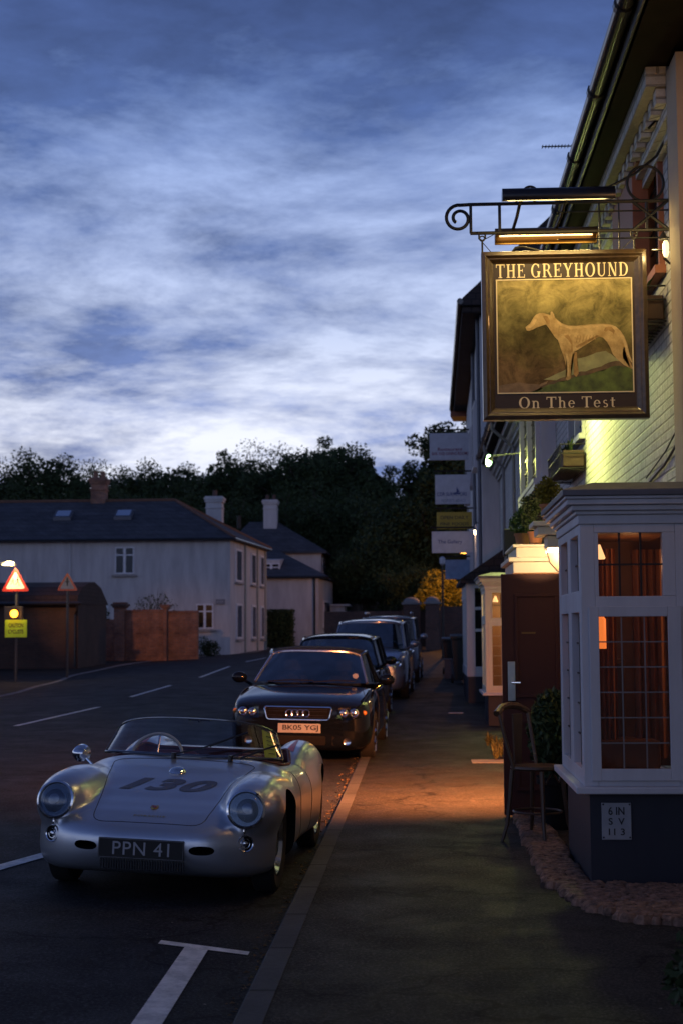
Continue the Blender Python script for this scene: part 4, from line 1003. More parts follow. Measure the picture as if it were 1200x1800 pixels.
mb = MB(); mb.hexa([(F-.12, 29.85, 2.60), (1.798, 29.85, 2.60), (1.798, 33.5, 2.6), (F-.12, 33.5, 2.6), (F-.12, 29.85, 2.68), (1.798, 29.85, 3.38), (1.798, 33.5, 3.38), (F-.12, 33.5, 2.68)]); obj('roof', mb, M_tile, lo)
# bulkhead lamp on the tall house
t = thing('wall_lamp', 'tiny warm glowing wall lamp on the tall white house', 'lamp', (1.36, 36.0, 4.1))
mb = MB(); mb.tube([(1.42, 36.0, 4.22), (1.33, 36, 4.28), (1.33, 36, 4.2)], .015, 6); mb.lathe([(.02, .12), (.07, .02), (.06, .0)], (1.33, 36, 4.08), n=10); obj('bracket', mb, M_iron, t)
mb = MB(); mb.lathe([(.01, -.10), (.05, -.08), (.06, .02), (.02, .1)], (1.33, 36, 4.06), n=10); obj('bulb', mb, emis('lamp bulb', (1, .66, .36), 14), t, smooth=True)
light('POINT', 'lamp_light', (1.22, 36, 4.0), 1.6, (1, .6, .3), t, shadow_soft_size=.05)
# hanging shop signs
M_signw = simple('white sign board', (.50, .52, .58), .5, var=.1)
def hsign(label, px0, px1, py0, py1, D, mat, lines, bar=True):
    (xa, _, zt), (xb, _, zb) = at(px0, py0, D), at(px1, py1, D)
    t = thing('shop_sign', label, 'shop sign', ((xa+xb)/2, D, (zt+zb)/2), 'shop signs stacked over the far pavement')
    mb = MB(); mb.box(xa, xb, D-.03, D+.03, zb, zt); obj('board', mb, mat, t, bevel=.008)
    wx = 1.42+(D-34)/16*.15
    mb = MB(); mb.tube([(wx, D, zt+.10), (xa-.03, D, zt+.10)], .022, 6)
    for x_ in (xa+.1, xb-.1): mb.tube([(x_, D, zt+.10), (x_, D, zt)], .012, 5)
    obj('bracket', mb, M_iron, t)
    for s_, cx, cz, h_, w_, c_ in lines:
        flat_text('lettering', s_, c_, t, (xa+(xb-xa)*cx, D-.03, zt+(zb-zt)*cz), h_, w_*(xb-xa), bold=.01)
    return t
M_maroon = simple('maroon lettering', (.22, .03, .08), .6); M_bluel = simple('blue lettering', (.04, .07, .22), .6); M_pale = simple('pale blue lettering', (.2, .25, .38), .6)
hsign('topmost white shop sign with lines of maroon lettering', 756, 828, 762, 810, 42, M_signw, [('Restaurant', .5, .60, .09, .6, M_maroon), ('BAR AND DINING ROOMS', .5, .76, .09, .88, M_maroon)])
hsign('white shop sign with a small blue ship emblem, second from the top', 765, 826, 836, 888, 40, M_signw, [('CDR SURVEYORS', .48, .66, .10, .86, M_bluel), ('PROPERTY ADVICE', .52, .88, .08, .7, M_pale)])
t = [o for o in C.objects if o.name.startswith('shop_sign')][-1]
xa, _, za = at(803, 868, 40)
mb = MB(); mb.prism_y([(xa-.10, za), (xa+.10, za), (xa+.07, za-.04), (xa-.07, za-.04)], 39.96, 39.97); mb.prism_y([(xa-.01, za+.01), (xa+.07, za+.02), (xa-.01, za+.17)], 39.96, 39.969); obj('emblem', mb, M_bluel, t)
hsign('yellow and dark banded shop sign under the ship sign', 767, 829, 902, 932, 38.6, simple('yellow sign board', (.34, .26, .02), .5), [('OPEN DAILY', .5, .32, .09, .8, M_blk), ('FINE FOODS', .5, .70, .08, .8, M_blk)])
hsign('wide pale blue shop sign below the yellow one', 758, 829, 936, 974, 37.5, M_signw, [('The Gallery', .45, .5, .12, .6, M_bluel)])
hsign('lowest blue grey shop sign above the orange bush', 781, 824, 986, 1020, 44, simple('blue sign board', (.20, .28, .42), .5), [('TEAS', .5, .5, .16, .5, M_pale)])
# TV aerial beyond the roof
t = thing('tv_aerial', 'thin television aerial on a chimney behind the pub eaves', 'aerial', (2.6, 20.5, 8.0))
xa = at(962, 248, 20.5)[0]; xb = at(1046, 248, 20.5)[0]; zz = at(0, 248, 20.5)[2]
mb = MB(); mb.tube([(xa, 20.5, zz), (xb+.03, 20.5, zz)], .010, 5)
k = xa+.01
while k < xb: mb.tube([(k, 20.42, zz), (k, 20.58, zz+.0)], .005, 4); mb.tube([(k, 20.5, zz-.018), (k, 20.5, zz+.018)], .006, 4); k += .045
obj('boom', mb, M_iron, t); mb = MB(); mb.tube([(xb, 20.5, zz-1.4), (xb, 20.5, zz+.22)], .018, 6); obj('mast', mb, M_iron, t)
mb = MB(); mb.box(xb-.03, xb+.30, 20.3, 20.9, EZ+.2, zz+.12); mb.lathe([(.07, 0), (.09, .1), (.10, .22), (.06, .24)], (xb+.10, 20.6, zz+.12), n=10); obj('chimney_pot', mb, M_redbrick, t)
# gate piers, wall, lit bush, lamp post, bins at the street's end
for (xa, xb, D, lb) in ((-.95, -.1, 74, 'left brick gate pier with a rounded cap at the end of the street'), (.15, .85, 73, 'right brick gate pier with a rounded cap at the end of the street')):
    t = thing('gate_pier', lb, 'gate pier', ((xa+xb)/2, D, gz(D)), 'gate piers at the end of the street')
    mb = MB(); mb.box(xa, xb, D, D+.8, gz(D)-.3, 3.0); obj('pier', mb, M_darkbrick, t)
    mb = MB(); mb.box(xa-.08, xb+.08, D-.08, D+.88, 3.0, 3.1); mb.ball(((xa+xb)/2, D+.4, 3.1), ((xb-xa)/2, .4, .28), 14, 8); obj('cap', mb, simple('grey stone cap', (.2, .2, .2), .8), t, smooth=True)
mb = MB(); mb.box(-5, -1.0, 76, 76.4, .4, 2.7); mb.box(.9, 6, 75, 75.4, .4, 2.9); o = obj('boundary_wall', mb, M_darkbrick); tag(o, 'dark brick boundary wall joined to the far gate piers', 'wall')
mb = MB(); mb.box(-.1, .15, 74.1, 74.16, .9, 2.6)
for k in range(6): mb.box(-.09+.04*k, -.075+.04*k, 74.0, 74.06, .9, 2.7)
o = obj('iron_gate', mb, M_iron); tag(o, 'narrow dark gate between the two far gate piers', 'gate')
def lightbush():
    t = thing('street_bush', 'round bush glowing orange under a street lamp, above the gate piers', 'bush', (.7, 80, 1))
    mb = MB(); rg = random.Random(11)
    for (px_i, py_i, r) in ((768, 1032, .95), (752, 1045, .6), (785, 1040, .7), (795, 1052, .6), (742, 1056, .5), (772, 1060, .9)):
        x, y, z = at(px_i, py_i, 80); leafball(mb, (x, y, z), r, 900, .20, rg, .45)
    obj('foliage', mb, M_leafy, t); mb = MB(); mb.tube([(.7, 80, .5), (.8, 80, 3.5)], .12, 8); obj('trunk', mb, M_bark, t)
lightbush()
st = thing('street_lamp', 'sodium street lamp standing over the orange bush at the street end', 'street lamp', (3.0, 76, 0))
mb = MB(); mb.tube([(3.0, 76, .5), (3.0, 76, 5.4), (2.4, 76, 5.75)], .06, 8); obj('post', mb, M_iron, st, smooth=True)
mb = MB(); mb.ball((2.2, 76, 5.7), (.3, .12, .08)); obj('lamp_head', mb, emis('sodium lamp', (1, .42, .06), 6), st)
light('POINT', 'sodium_light', (1.6, 76.5, 5.5), 420, (1, .38, .03), st, shadow_soft_size=.15)
t = thing('lamp_post', 'thin black unlit lamp post with a pale globe before the orange bush', 'lamp post', (.83, 60, .5))
mb = MB(); mb.tube([(.83, 60, .5), (.83, 60, 4.3)], [.06, .035], 8); obj('post', mb, M_iron, t)
mb = MB(); mb.lathe([(.03, 0), (.11, .08), (.12, .3), (.03, .36)], (.83, 60, 4.3), n=10); obj('globe', mb, simple('pale lamp globe', (.5, .5, .55), .3), t, smooth=True)
def wheelie(x, y, label, mat, s=1.0):
    z = gz(y); t = thing('wheelie_bin', label, 'wheelie bin', (x, y, z))
    mb = MB(); mb.loft([[(x+sx*w_*s, y+sy*w_*1.1*s, z+h_*s) for sx, sy in ((-1, -1), (1, -1), (1, 1), (-1, 1))] for w_, h_ in ((.20, .08), (.27, .95), (.28, 1.0))]); obj('body', mb, mat, t, bevel=.01)
    mb = MB(); mb.prism_x([(y-.33*s, z+1.0*s), (y+.33*s, z+1.0*s), (y+.33*s, z+1.08*s), (y-.1*s, z+1.10*s), (y-.33*s, z+1.05*s)], x-.30*s, x+.30*s); obj('lid', mb, mat, t, bevel=.01)
    for sx in (-1, 1): mb = MB(); mb.disc((x+sx*.25*s, y+.28*s, z+.10*s), (1, 0, 0), .10*s, .05*s); obj('wheel', mb, M_rubber, t)
wheelie(1.05, 38.5, 'tall dark wheelie bin against the white shop corner', simple('dark green plastic', (.015, .02, .018), .45), 1.15)
wheelie(.86, 44.0, 'dark wheelie bin standing behind the taller one', simple('black plastic', (.02, .02, .02), .4), 1.0)
mb = MB(); mb.box(.60, 1.02, 41.0, 41.5, gz(41), gz(41)+.50); mb.box(.57, 1.05, 40.97, 41.53, gz(41)+.50, gz(41)+.55); o = obj('stone_planter', mb, simple('grey stone block', (.16, .16, .17), .8), bevel=.01); tag(o, 'low grey stone planter box on the far pavement beside the bins', 'planter')
# ================================================================ cars
M_silver = simple('silver metallic paint', (.50, .53, .58), .30, .78, var=.03, coat=.4)
M_blackpaint = simple('black car paint', (.004, .006, .010), .06, 0, var=.05, spec=.3, coat=0)
M_navypaint = simple('dark blue car paint', (.014, .022, .045), .22, .2, var=.05, spec=.5, coat=.5)
M_bluepaint = simple('blue grey metallic paint', (.24, .29, .35), .25, .6, var=.05, coat=1.0)
M_redleather = simple('dark red leather', (.075, .008, .012), .55, bump=.15)
M_greyblue = simple('blue grey number paint', (.08, .09, .125), .4)
M_platew = simple('white reflective plate', (.36, .36, .34), .35, var=.03)
M_blackpl = simple('black pressed plate', (.012, .012, .013), .3)
M_reflect = simple('lamp reflector', (.65, .66, .68), .12, 1, var=.03)
def lerp_prof(P, y):
    if y <= P[0][0]: return P[0][1:]
    for a, b_ in zip(P, P[1:]):
        if y <= b_[0]:
            t = (y-a[0])/(b_[0]-a[0]); t = t*t*(3-2*t)*.5+t*.5
            return tuple(p+(q-p)*t for p, q in zip(a[1:], b_[1:]))
    return P[-1][1:]
def wheel(parent, x, y, r, w, side, rimr, spokes=0, hub=M_chrome, rim=None, name='wheel'):
    """side: +1 when the outside faces +x"""
    mb = MB(); o = w/2
    mb.lathe([(rimr*.99, -o*.8), (r*.90, -o), (r*.985, -o*.8), (r, -o*.45), (r, o*.45), (r*.985, o*.8), (r*.90, o), (rimr*.99, o*.8), (rimr*.95, 0)], (x, y, r), (1, 0, 0), 32)
    w_ = obj(name, mb, M_rubber, parent, smooth=True)
    mb = MB()
    mb.lathe([(rimr, .01), (rimr*1.02, o*.86), (rimr*.94, o*.84), (rimr*.86, o*.45), (rimr*.45, o*.50), (rimr*.40, o*.72), (.001, o*.78)], (x, y, r), (side, 0, 0), 32)
    ri = obj('rim', mb, rim or M_reflect, w_, smooth=True)
    if spokes:
        mb = MB()
        for k in range(spokes):
            a = 6.283*k/spokes
            for da in (.12,):
                c1 = Vector((x+side*o*.80, y+.04*math.cos(a), r+.04*math.sin(a))); c2 = Vector((x+side*o*.88, y+rimr*.96*math.cos(a), r+rimr*.96*math.sin(a)))
                mb.tube([c1, c2], [.035, .028], 6)
        obj('spokes', mb, hub, ri, smooth=True)
    return w_
def conform(bvh, name, V, F, mat, parent, mode='top', y0=0.0, x0=0.0, z0=0.0, off=.004, slant=0.0):
    mb = MB(); P = []
    for v in V:
        if mode == 'top':
            o_, d = Vector((x0+v[0]+slant*v[1], y0+v[1], 3)), Vector((0, 0, -1))
        else:
            o_, d = Vector((x0+v[0], -3, z0+v[1])), Vector((0, 1, 0))
        h, n, _, _ = bvh.ray_cast(o_, d)
        if h is None: h = Vector((o_.x, o_.y, .6)) if mode == 'top' else Vector((o_.x, .1, o_.z)); n = -d
        P.append(h+n*off)
    mb._add(P, F); return obj(name, mb, mat, parent, smooth='full')
def strip(bvh, pts, w=.005, off=.0015, mode='top', closed=False, step=.02):
    """a dark shut line laid on the body along a plan polyline"""
    Q = []
    for a, b_ in zip(pts, pts[1:]+([pts[0]] if closed else [])):
        a, b_ = Vector(a), Vector(b_); n = max(1, int((b_-a).length/step))
        for k in range(n): Q.append(a.lerp(b_, k/n))
    if not closed: Q.append(Vector(pts[-1]))
    P = []
    for q in Q:
        if mode == 'top': h, n, _, _ = bvh.ray_cast(Vector((q[0], q[1], 3)), Vector((0, 0, -1)))
        elif mode == 'side': h, n, _, _ = bvh.ray_cast(Vector((3, q[0], q[1])), Vector((-1, 0, 0)))
        elif mode == 'sidel': h, n, _, _ = bvh.ray_cast(Vector((-3, q[0], q[1])), Vector((1, 0, 0)))
        else: h, n, _, _ = bvh.ray_cast(Vector((q[0], -3, q[1])), Vector((0, 1, 0)))
        if h is not None: P.append(h+n*off)
    mb = MB()
    if len(P) > 2: mb.tube(P, w/2, 5, closed)
    return mb

# ---------------------------------------------------------------- the silver open racer
LOC = (-1.725, 9.02, road_z(-1.6, 9.8))
sp550 = thing('sports_car', 'silver open two seat racing car with number 130 on its bonnet', 'car', LOC, world=False, rot=(R(-.4), R(2.6), R(-2.7)))
top = [(0, .39), (.03, .445), (.07, .475), (.14, .508), (.25, .548), (.45, .595), (.65, .650), (.9, .715), (1.15, .768), (1.35, .798), (1.6, .785), (2.1, .765), (2.5, .785), (2.9, .76), (3.3, .66), (3.55, .56), (3.66, .47), (3.70, .38)]
bot = [(0, .36), (.03, .26), (.07, .21), (.14, .175), (.3, .15), (.6, .15), (3.0, .16), (3.4, .22), (3.6, .30), (3.70, .36)]
def halfw(y):
    if y < 1.0: return .81*max(0.0, 1-((1.0-y)/1.0)**3.6)**(1/2.5)
    if y < 2.5: return .80-.035*math.sin((y-1.0)/1.5*math.pi)
    return .80*max(0.0, 1-((y-2.5)/1.2)**2.6)**(1/2.2)
mb = MB(); rings = []
st_ = [0.004, .015, .03, .05, .08, .12, .17, .23, .3, .38, .47, .57, .68, .8, .92, 1.05, 1.2, 1.35, 1.5, 1.7, 1.9, 2.1, 2.3, 2.5, 2.7, 2.9, 3.05, 3.2, 3.32, 3.43, 3.52, 3.59, 3.64, 3.675, 3.69, 3.697]
for y in st_:
    w_ = max(halfw(y), .02); zt_, = lerp_prof(top, y); zb_, = lerp_prof(bot, y); zm = zb_+(zt_-zb_)*.46
    ring = []
    for k in range(48):
        a = 2*math.pi*k/48; c, s = math.cos(a), math.sin(a)
        e1, e2 = (.42, .66) if s > 0 else (.25, .38)
        x = w_*math.copysign(abs(c)**e1, c); z = zm+(zt_-zm if s > 0 else zm-zb_)*math.copysign(abs(s)**e2, s)
        ring.append((x, y, z))
    rings.append(ring)
mb.loft(rings)
for sx in (-1, 1):
    # front wing: a rounded tube whose front end carries the lamp
    prof_ = [(.165, .545, .05, .07), (.18, .55, .085, .095), (.215, .555, .12, .125), (.27, .555, .155, .156), (.36, .555, .185, .182), (.5, .555, .205, .202), (.7, .56, .215, .210), (.9, .555, .215, .203), (1.15, .54, .215, .190), (1.4, .53, .20, .18), (1.7, .50, .15, .15)]
    mb.loft([[(sx*(.585 if y > .5 else .597)+rx*math.cos(6.283*k/20), y, zc+rz*math.sin(6.283*k/20)-(.0)) for k in range(20)] for y, zc, rx, rz in prof_])
    prof_ = [(1.75, .50, .08, .10), (2.0, .53, .15, .16), (2.2, .565, .18, .22), (2.45, .58, .195, .248), (2.75, .59, .20, .262), (3.0, .585, .19, .25), (3.25, .54, .165, .20), (3.45, .51, .12, .14), (3.58, .49, .05, .07)]
    mb.loft([[(sx*.575+rx*math.cos(6.283*k/20), y, zc+rz*math.sin(6.283*k/20)) for k in range(20)] for y, zc, rx, rz in prof_])
body = obj('body', mb, M_silver, sp550)
md = body.modifiers.new('r', 'REMESH'); md.mode = 'VOXEL'; md.voxel_size = .014
md = body.modifiers.new('s', 'SMOOTH'); md.factor = .5; md.iterations = 50
baked(body); body.data.polygons.foreach_set('use_smooth', [True]*len(body.data.polygons))
bm = bmesh.new(); bm.from_mesh(body.data); BV = BVHTree.FromBMesh(bm); bm.free()
def ray(o, d):
    h, n, _, _ = BV.ray_cast(Vector(o), Vector(d).normalized()); return h, n
# luggage lid shut line, plan outline
def rounded(pts, r=.08, k=6):
    out = []
    n = len(pts)
    for i in range(n):
        p0, p, p1 = Vector(pts[i-1]), Vector(pts[i]), Vector(pts[(i+1) % n])
        a = p+(p0-p).normalized()*r; b_ = p+(p1-p).normalized()*r
        for j in range(k+1): t = j/k; out.append((a.lerp(p, t)).lerp(p.lerp(b_, t), t))
    return out
lid = rounded([(-.345, .10), (.345, .10), (.40, .6), (.50, 1.22), (.0, 1.275), (-.50, 1.22), (-.40, .6)], .09)
mb = strip(BV, lid, .006, -.0005, closed=True, step=.015); body_line = obj('lid_seam', mb, M_blk, body)
# numerals, badge, filler cap, script
V, F = text2d('130', .21, .62, bold=.045, shear=.45, sub=3, spacing=1.15)
conform(BV, 'race_number', V, F, M_greyblue, body, y0=.70, x0=.0, off=.0025)
mb = MB(); h, n = ray((0, .95, 3), (0, 0, -1)); mb.lathe([(.055, -.004), (.058, .006), (.045, .022), (.02, .032), (.001, .034)], h, n, 20); obj('filler_cap', mb, M_chrome, body, smooth=True)
V, F = text2d('PORSCHE', .018, .20, bold=.02, sub=1, spacing=1.2); conform(BV, 'script_badge', V, F, simple('gold badge', (.6, .4, .12), .3, .9), body, y0=.175, x0=0, off=.003)
h, n = ray((0, .30, 3), (0, 0, -1)); u = Vector((1, 0, 0)); v = n.cross(u).normalized()
shield = [(-.022, .03), (0, .026), (.022, .03), (.026, .0), (.016, -.024), (0, -.036), (-.016, -.024), (-.026, 0)]
mb = MB(); mb._add([h+n*.002+u*a+v*b_ for a, b_ in shield]+[h+n*.007+u*a*.9+v*b_*.9 for a, b_ in shield], [tuple(range(8, 16))]+[(i, (i+1) % 8, 8+(i+1) % 8, 8+i) for i in range(8)]); bg = obj('shield_badge', mb, simple('gold badge', (.6, .4, .12), .3, .9), body)
mb = MB(); mb._add([h+n*.0085+u*a*.45+v*b_*.45 for a, b_ in shield], [tuple(range(8))]); mb._add([h+n*.008+u*a+v*b_ for a, b_ in ((-.02, .02), (-.004, .02), (-.004, .006), (-.022, .006))], [(0, 1, 2, 3)]); mb._add([h+n*.008+u*a+v*b_ for a, b_ in ((.006, -.006), (.02, -.004), (.012, -.02), (.006, -.026))], [(0, 1, 2, 3)]); obj('badge_centre', mb, simple('dark red enamel', (.25, .02, .02), .3), bg)
# wheel arches, cockpit, nose openings
mb = MB()
for sx in (-1, 1):
    for y in (.78, 2.88): mb.tube([(sx*.57, y, .31), (sx*1.1, y, .31)], .355, 40)
cut(body, mb, M_dark)
mb = MB(); ck = rounded([(-.60, 1.50), (.60, 1.50), (.62, 2.0), (.55, 2.36), (-.55, 2.36), (-.62, 2.0)], .12, 6)
mb.prism([(p[0], p[1]) for p in ck], .30, 1.5); cut(body, mb, M_redleather)
mb = MB()
for sx in (-1, 1): mb.prism_y([(sx*.36+.075*math.copysign(abs(math.cos(a))**.7, math.cos(a)), .345+.027*math.sin(a)) for a in [6.283*k/24 for k in range(24)]], -.2, .28)
cut(body, mb, M_dark)
body.data.polygons.foreach_set('use_smooth', [True]*len(body.data.polygons))
try: body.data.set_sharp_from_angle(angle=R(40))
except Exception: pass
mb = MB(); rim_ = []
for p in ck:
    h, n = ray((p[0]*1.0, p[1], 3), (0, 0, -1)); rim_.append(h+Vector((0, 0, .004)))
mb.tube(rim_, .012, 8, True); obj('cockpit_trim', mb, M_redleather, body, smooth=True)
# headlamps
for sx in (-1, 1):
    c, n = ray((sx*.60, -2, .59), (0, 1, 0)); ax = Vector((sx*.10, -1, .22)).normalized(); c = Vector((sx*.60, c.y+.015, .590))
    mb = MB(); mb.lathe([(.112, -.06), (.122, .0), (.120, .016), (.108, .022), (.102, .014), (.100, -.02)], c, ax, 32); hl = obj('headlight', mb, M_chrome, sp550, smooth=True)
    mb = MB(); mb.lathe([(.101, -.0), (.085, -.03), (.05, -.055), (.001, -.06)], c, ax, 28); mb.lathe([(.022, -.055), (.022, -.015), (.001, -.012)], c, ax, 12); obj('reflector', mb, M_reflect, hl, smooth=True)
    mb = MB(); mb.lathe([(.104, .012), (.09, .026), (.06, .038), (.03, .044), (.001, .045)], c, ax, 28); obj('lens', mb, M_lampglass, hl, smooth=True)
    # round horn grille and small lamp below
    h, n = ray((sx*.605, -2, .385), (0, 1, 0)); n = (n+Vector((0, -.6, 0))).normalized()
    mb = MB(); mb.lathe([(.046, -.02), (.054, .004), (.050, .012), (.044, .008), (.042, -.01)], h, n, 24); fl = obj('front_lamp', mb, M_chrome, sp550, smooth=True)
    mb = MB(); mb.lathe([(.042, 0), (.001, .0)], h, n, 20); obj('mesh', mb, M_dark, fl)
    mb = MB(); mb.torus(h+n*.006, n, .028, .003, 20, 6); mb.lathe([(.014, 0), (.014, .012), (.001, .016)], h, n, 12); obj('lamp_centre', mb, M_reflect, fl, smooth=True)
    mb = MB(); mb.ball((c.x+sx*.0, c.y-.03, c.z-.13), (.008, .008, .018), 8, 6); obj('lamp_clip', mb, M_chrome, hl)
# number plate
h, n = ray((0, -2, .345), (0, 1, 0))
py_ = h.y-.02
mb = MB(); mb.box(-.265, .265, py_-.006, py_+.006, .285, .405); npl = obj('number_plate', mb, M_blackpl, sp550, bevel=.004)
mb = MB()
for a, b_, c, d in ((-.262, .262, .288, .2915), (-.262, .262, .3985, .402), (-.262, -.2585, .2915, .3985), (.2585, .262, .2915, .3985)): mb.box(a, b_, py_-.0085, py_-.006, c, d)
obj('plate_border', mb, simple('dull silver', (.14, .14, .15), .4, .5), npl)
flat_text('lettering', 'PPN 41', simple('silver plate characters', (.34, .34, .37), .4, .3), npl, (-.0, py_-.006, .347), .079, .35, bold=.0, spacing=1.08)
mb = MB()
for k in range(-16, 17): mb.box(k*.016-.003, k*.016+.003, py_+.03, py_+.045, .215, .275)
obj('lower_grille', mb, simple('grille bars', (.03, .03, .033), .5, .3), sp550)
# windscreen: curved sheet with a slim frame
def wpt(t, s):   # t -1..1 across, s 0..1 up
    a = t*1.18; x = -.03+.645*math.sin(a)/math.sin(1.18)*(1-.11*s); y = 1.33+.30*(1-math.cos(a))/(1-math.cos(1.18))+.16*s-.05*s*abs(t)
    zb = .795+.01*(1-t*t) - .015*abs(t)**3; zt_ = zb+.250-.05*abs(t)**3-.025*t*t
    return (x, y, zb+(zt_-zb)*s)
mb = MB(); mb.loft([[wpt(-1+2*i/32, s/6) for i in range(33)] for s in range(7)], close=False, cap=False)
ws = obj('windscreen', mb, M_screen, sp550, smooth='full', fix=True)
mb = MB(); mb.tube([wpt(-1, k/5) for k in range(6)]+[wpt(-1+2*i/32, 1) for i in range(1, 33)]+[wpt(1, 1-k/5) for k in range(1, 6)], .0085, 8); mb.tube([wpt(-1+2*i/32, 0) for i in range(33)], .011, 8)
obj('windscreen_frame', mb, simple('screen frame metal', (.16, .17, .19), .2, .9), ws, smooth=True)
for x1, x2 in ((-.10, .30), (.30, .56)):
    mb = MB(); y1 = 1.27; z1 = .815
    mb.tube([(x1, y1, z1), ((x1+x2)/2, 1.28, z1+.05), (x2 if x1 < 0 else .52, 1.34, z1+(.13 if x1 < 0 else .055))], .006, 6); a = (x2 if x1 < 0 else .52, 1.34, z1+(.13 if x1 < 0 else .055))
    mb.tube([(a[0]-.16, a[1]-.02, a[2]-.07), a, (a[0]+.10, a[1]+.02, a[2]+.035)], .0075, 6); mb.disc((x1, y1, z1-.01), (0, 0, 1), .018, .04)
    obj('wiper', mb, M_black, ws, smooth=True)
# yellow sheet painted as a lit leaded window reflected in the screen
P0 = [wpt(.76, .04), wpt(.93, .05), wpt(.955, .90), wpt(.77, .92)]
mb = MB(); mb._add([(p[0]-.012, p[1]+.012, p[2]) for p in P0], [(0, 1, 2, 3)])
md_ = obj('painted_reflection', mb, simple('yellow painted reflection', (.62, .66, .06), .6), ws)
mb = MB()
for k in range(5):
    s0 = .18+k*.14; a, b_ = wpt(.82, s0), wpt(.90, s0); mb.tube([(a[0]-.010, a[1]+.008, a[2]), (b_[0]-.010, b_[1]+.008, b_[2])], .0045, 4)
obj('print', mb, simple('olive reflected leading', (.18, .2, .02), .6), md_)  # olive bars belong to the painted window reflection
# mirror, cockpit fittings
mb = MB(); c = (-.76, .98+.30, .79); mb.lathe([(.03, -.03), (.058, -.01), (.062, .03), (.055, .035)], c, (0, 1, 0.0), 20); mb.ball((c[0], c[1]-.015, c[2]), (.062, .05, .045), 14, 8); mb.tube([c, (-.66, 1.27, .70)], .012, 8); obj('wing_mirror', mb, M_chrome, sp550, smooth=True)
mb = MB(); mb.box(-.06, .10, 1.52, 1.53, 1.035, 1.06); mb.tube([(.02, 1.50, 1.03), (.02, 1.53, 1.05)], .008, 6); obj('rear_view_mirror', mb, M_black, sp550, bevel=.008)
mb = MB(); mb.torus((-.32, 1.72, .74), (0, -.9, .42), .19, .012, 32, 8)
stw = obj('steering_wheel', mb, simple('pale wheel rim', (.45, .42, .38), .35), sp550, smooth=True)
mb = MB()
for a in (90, 210, 330): mb.tube([(-.32, 1.72, .74), (-.32+.19*math.cos(R(a)), 1.72+.19*math.sin(R(a))*.42, .74+.19*math.sin(R(a))*.9)], .008, 6)
mb.tube([(-.32, 1.72, .74), (-.32, 1.52, .66)], .018, 8); obj('spokes', mb, M_reflect, stw, smooth=True)
mb = MB(); mb.loft([[(x, 1.54-.05*(1-(x/.6)**2), .70+.05*s+.04*(1-(x/.6)**2)) for x in [-.58+.0725*i for i in range(17)]] for s in (0, 1)]+[[(x, 1.62-.05*(1-(x/.6)**2), .735+.04*(1-(x/.6)**2)) for x in [-.58+.0725*i for i in range(17)]]], close=False, cap=False)
obj('dashboard', mb, M_redleather, sp550, smooth=True)
for sx in (-1, 1):
    mb = MB(); rings = []
    for z_, w_, d_, y_ in ((.34, .22, .06, 2.18), (.5, .24, .07, 2.20), (.66, .24, .07, 2.24), (.73, .21, .055, 2.28), (.76, .15, .03, 2.29)):
        rings.append([(sx*.31+w_*math.copysign(abs(math.cos(a))**.6, math.cos(a)), y_+d_*math.sin(a), z_) for a in [6.283*k/20 for k in range(20)]])
    mb.loft(rings); mb.box(sx*.31-.22, sx*.31+.22, 1.82, 2.2, .32, .42); obj('seat', mb, M_redleather, sp550, smooth=True)
# red darts on the rear wings, fairing, wheels
for sx in (-1, 1):
    V = np.array([(-.030, 2.30, 0), (.030, 2.30, 0), (.018, 2.55, 0), (.0, 2.85, 0), (-.018, 2.55, 0)]); mb = MB()
    pts = []
    for k in range(9):
        y = 2.28+.07*k; w_ = .030*(1-k/8.5)
        pts.append([(x, y) for x in (-w_, 0, w_)])
    rows = []
    for row in pts:
        rr_ = []
        for x, y in row:
            h, n = ray((sx*.575+x, y, 3), (0, 0, -1)); rr_.append(h+n*.003)
        rows.append(rr_)
    mb.loft(rows, close=False, cap=False); obj('wing_dart', mb, simple('red racing stripe', (.35, .02, .03), .35), body, smooth='full')
    for y in (.78, 2.88): wheel(sp550, sx*.665, y, .315, .15, sx, .205, 0, rim=M_reflect)
mb = MB(); pl_ = [(1.62, .30), (1.58, .68), (2.05, .70), (2.1, .30)]
obj('door_seam', strip(BV, [(1.62, .24), (1.56, .45), (1.57, .70)], .006, 0, 'side'), M_blk, body)
obj('door_seam', strip(BV, [(2.10, .24), (2.14, .45), (2.12, .66)], .006, 0, 'side'), M_blk, body)

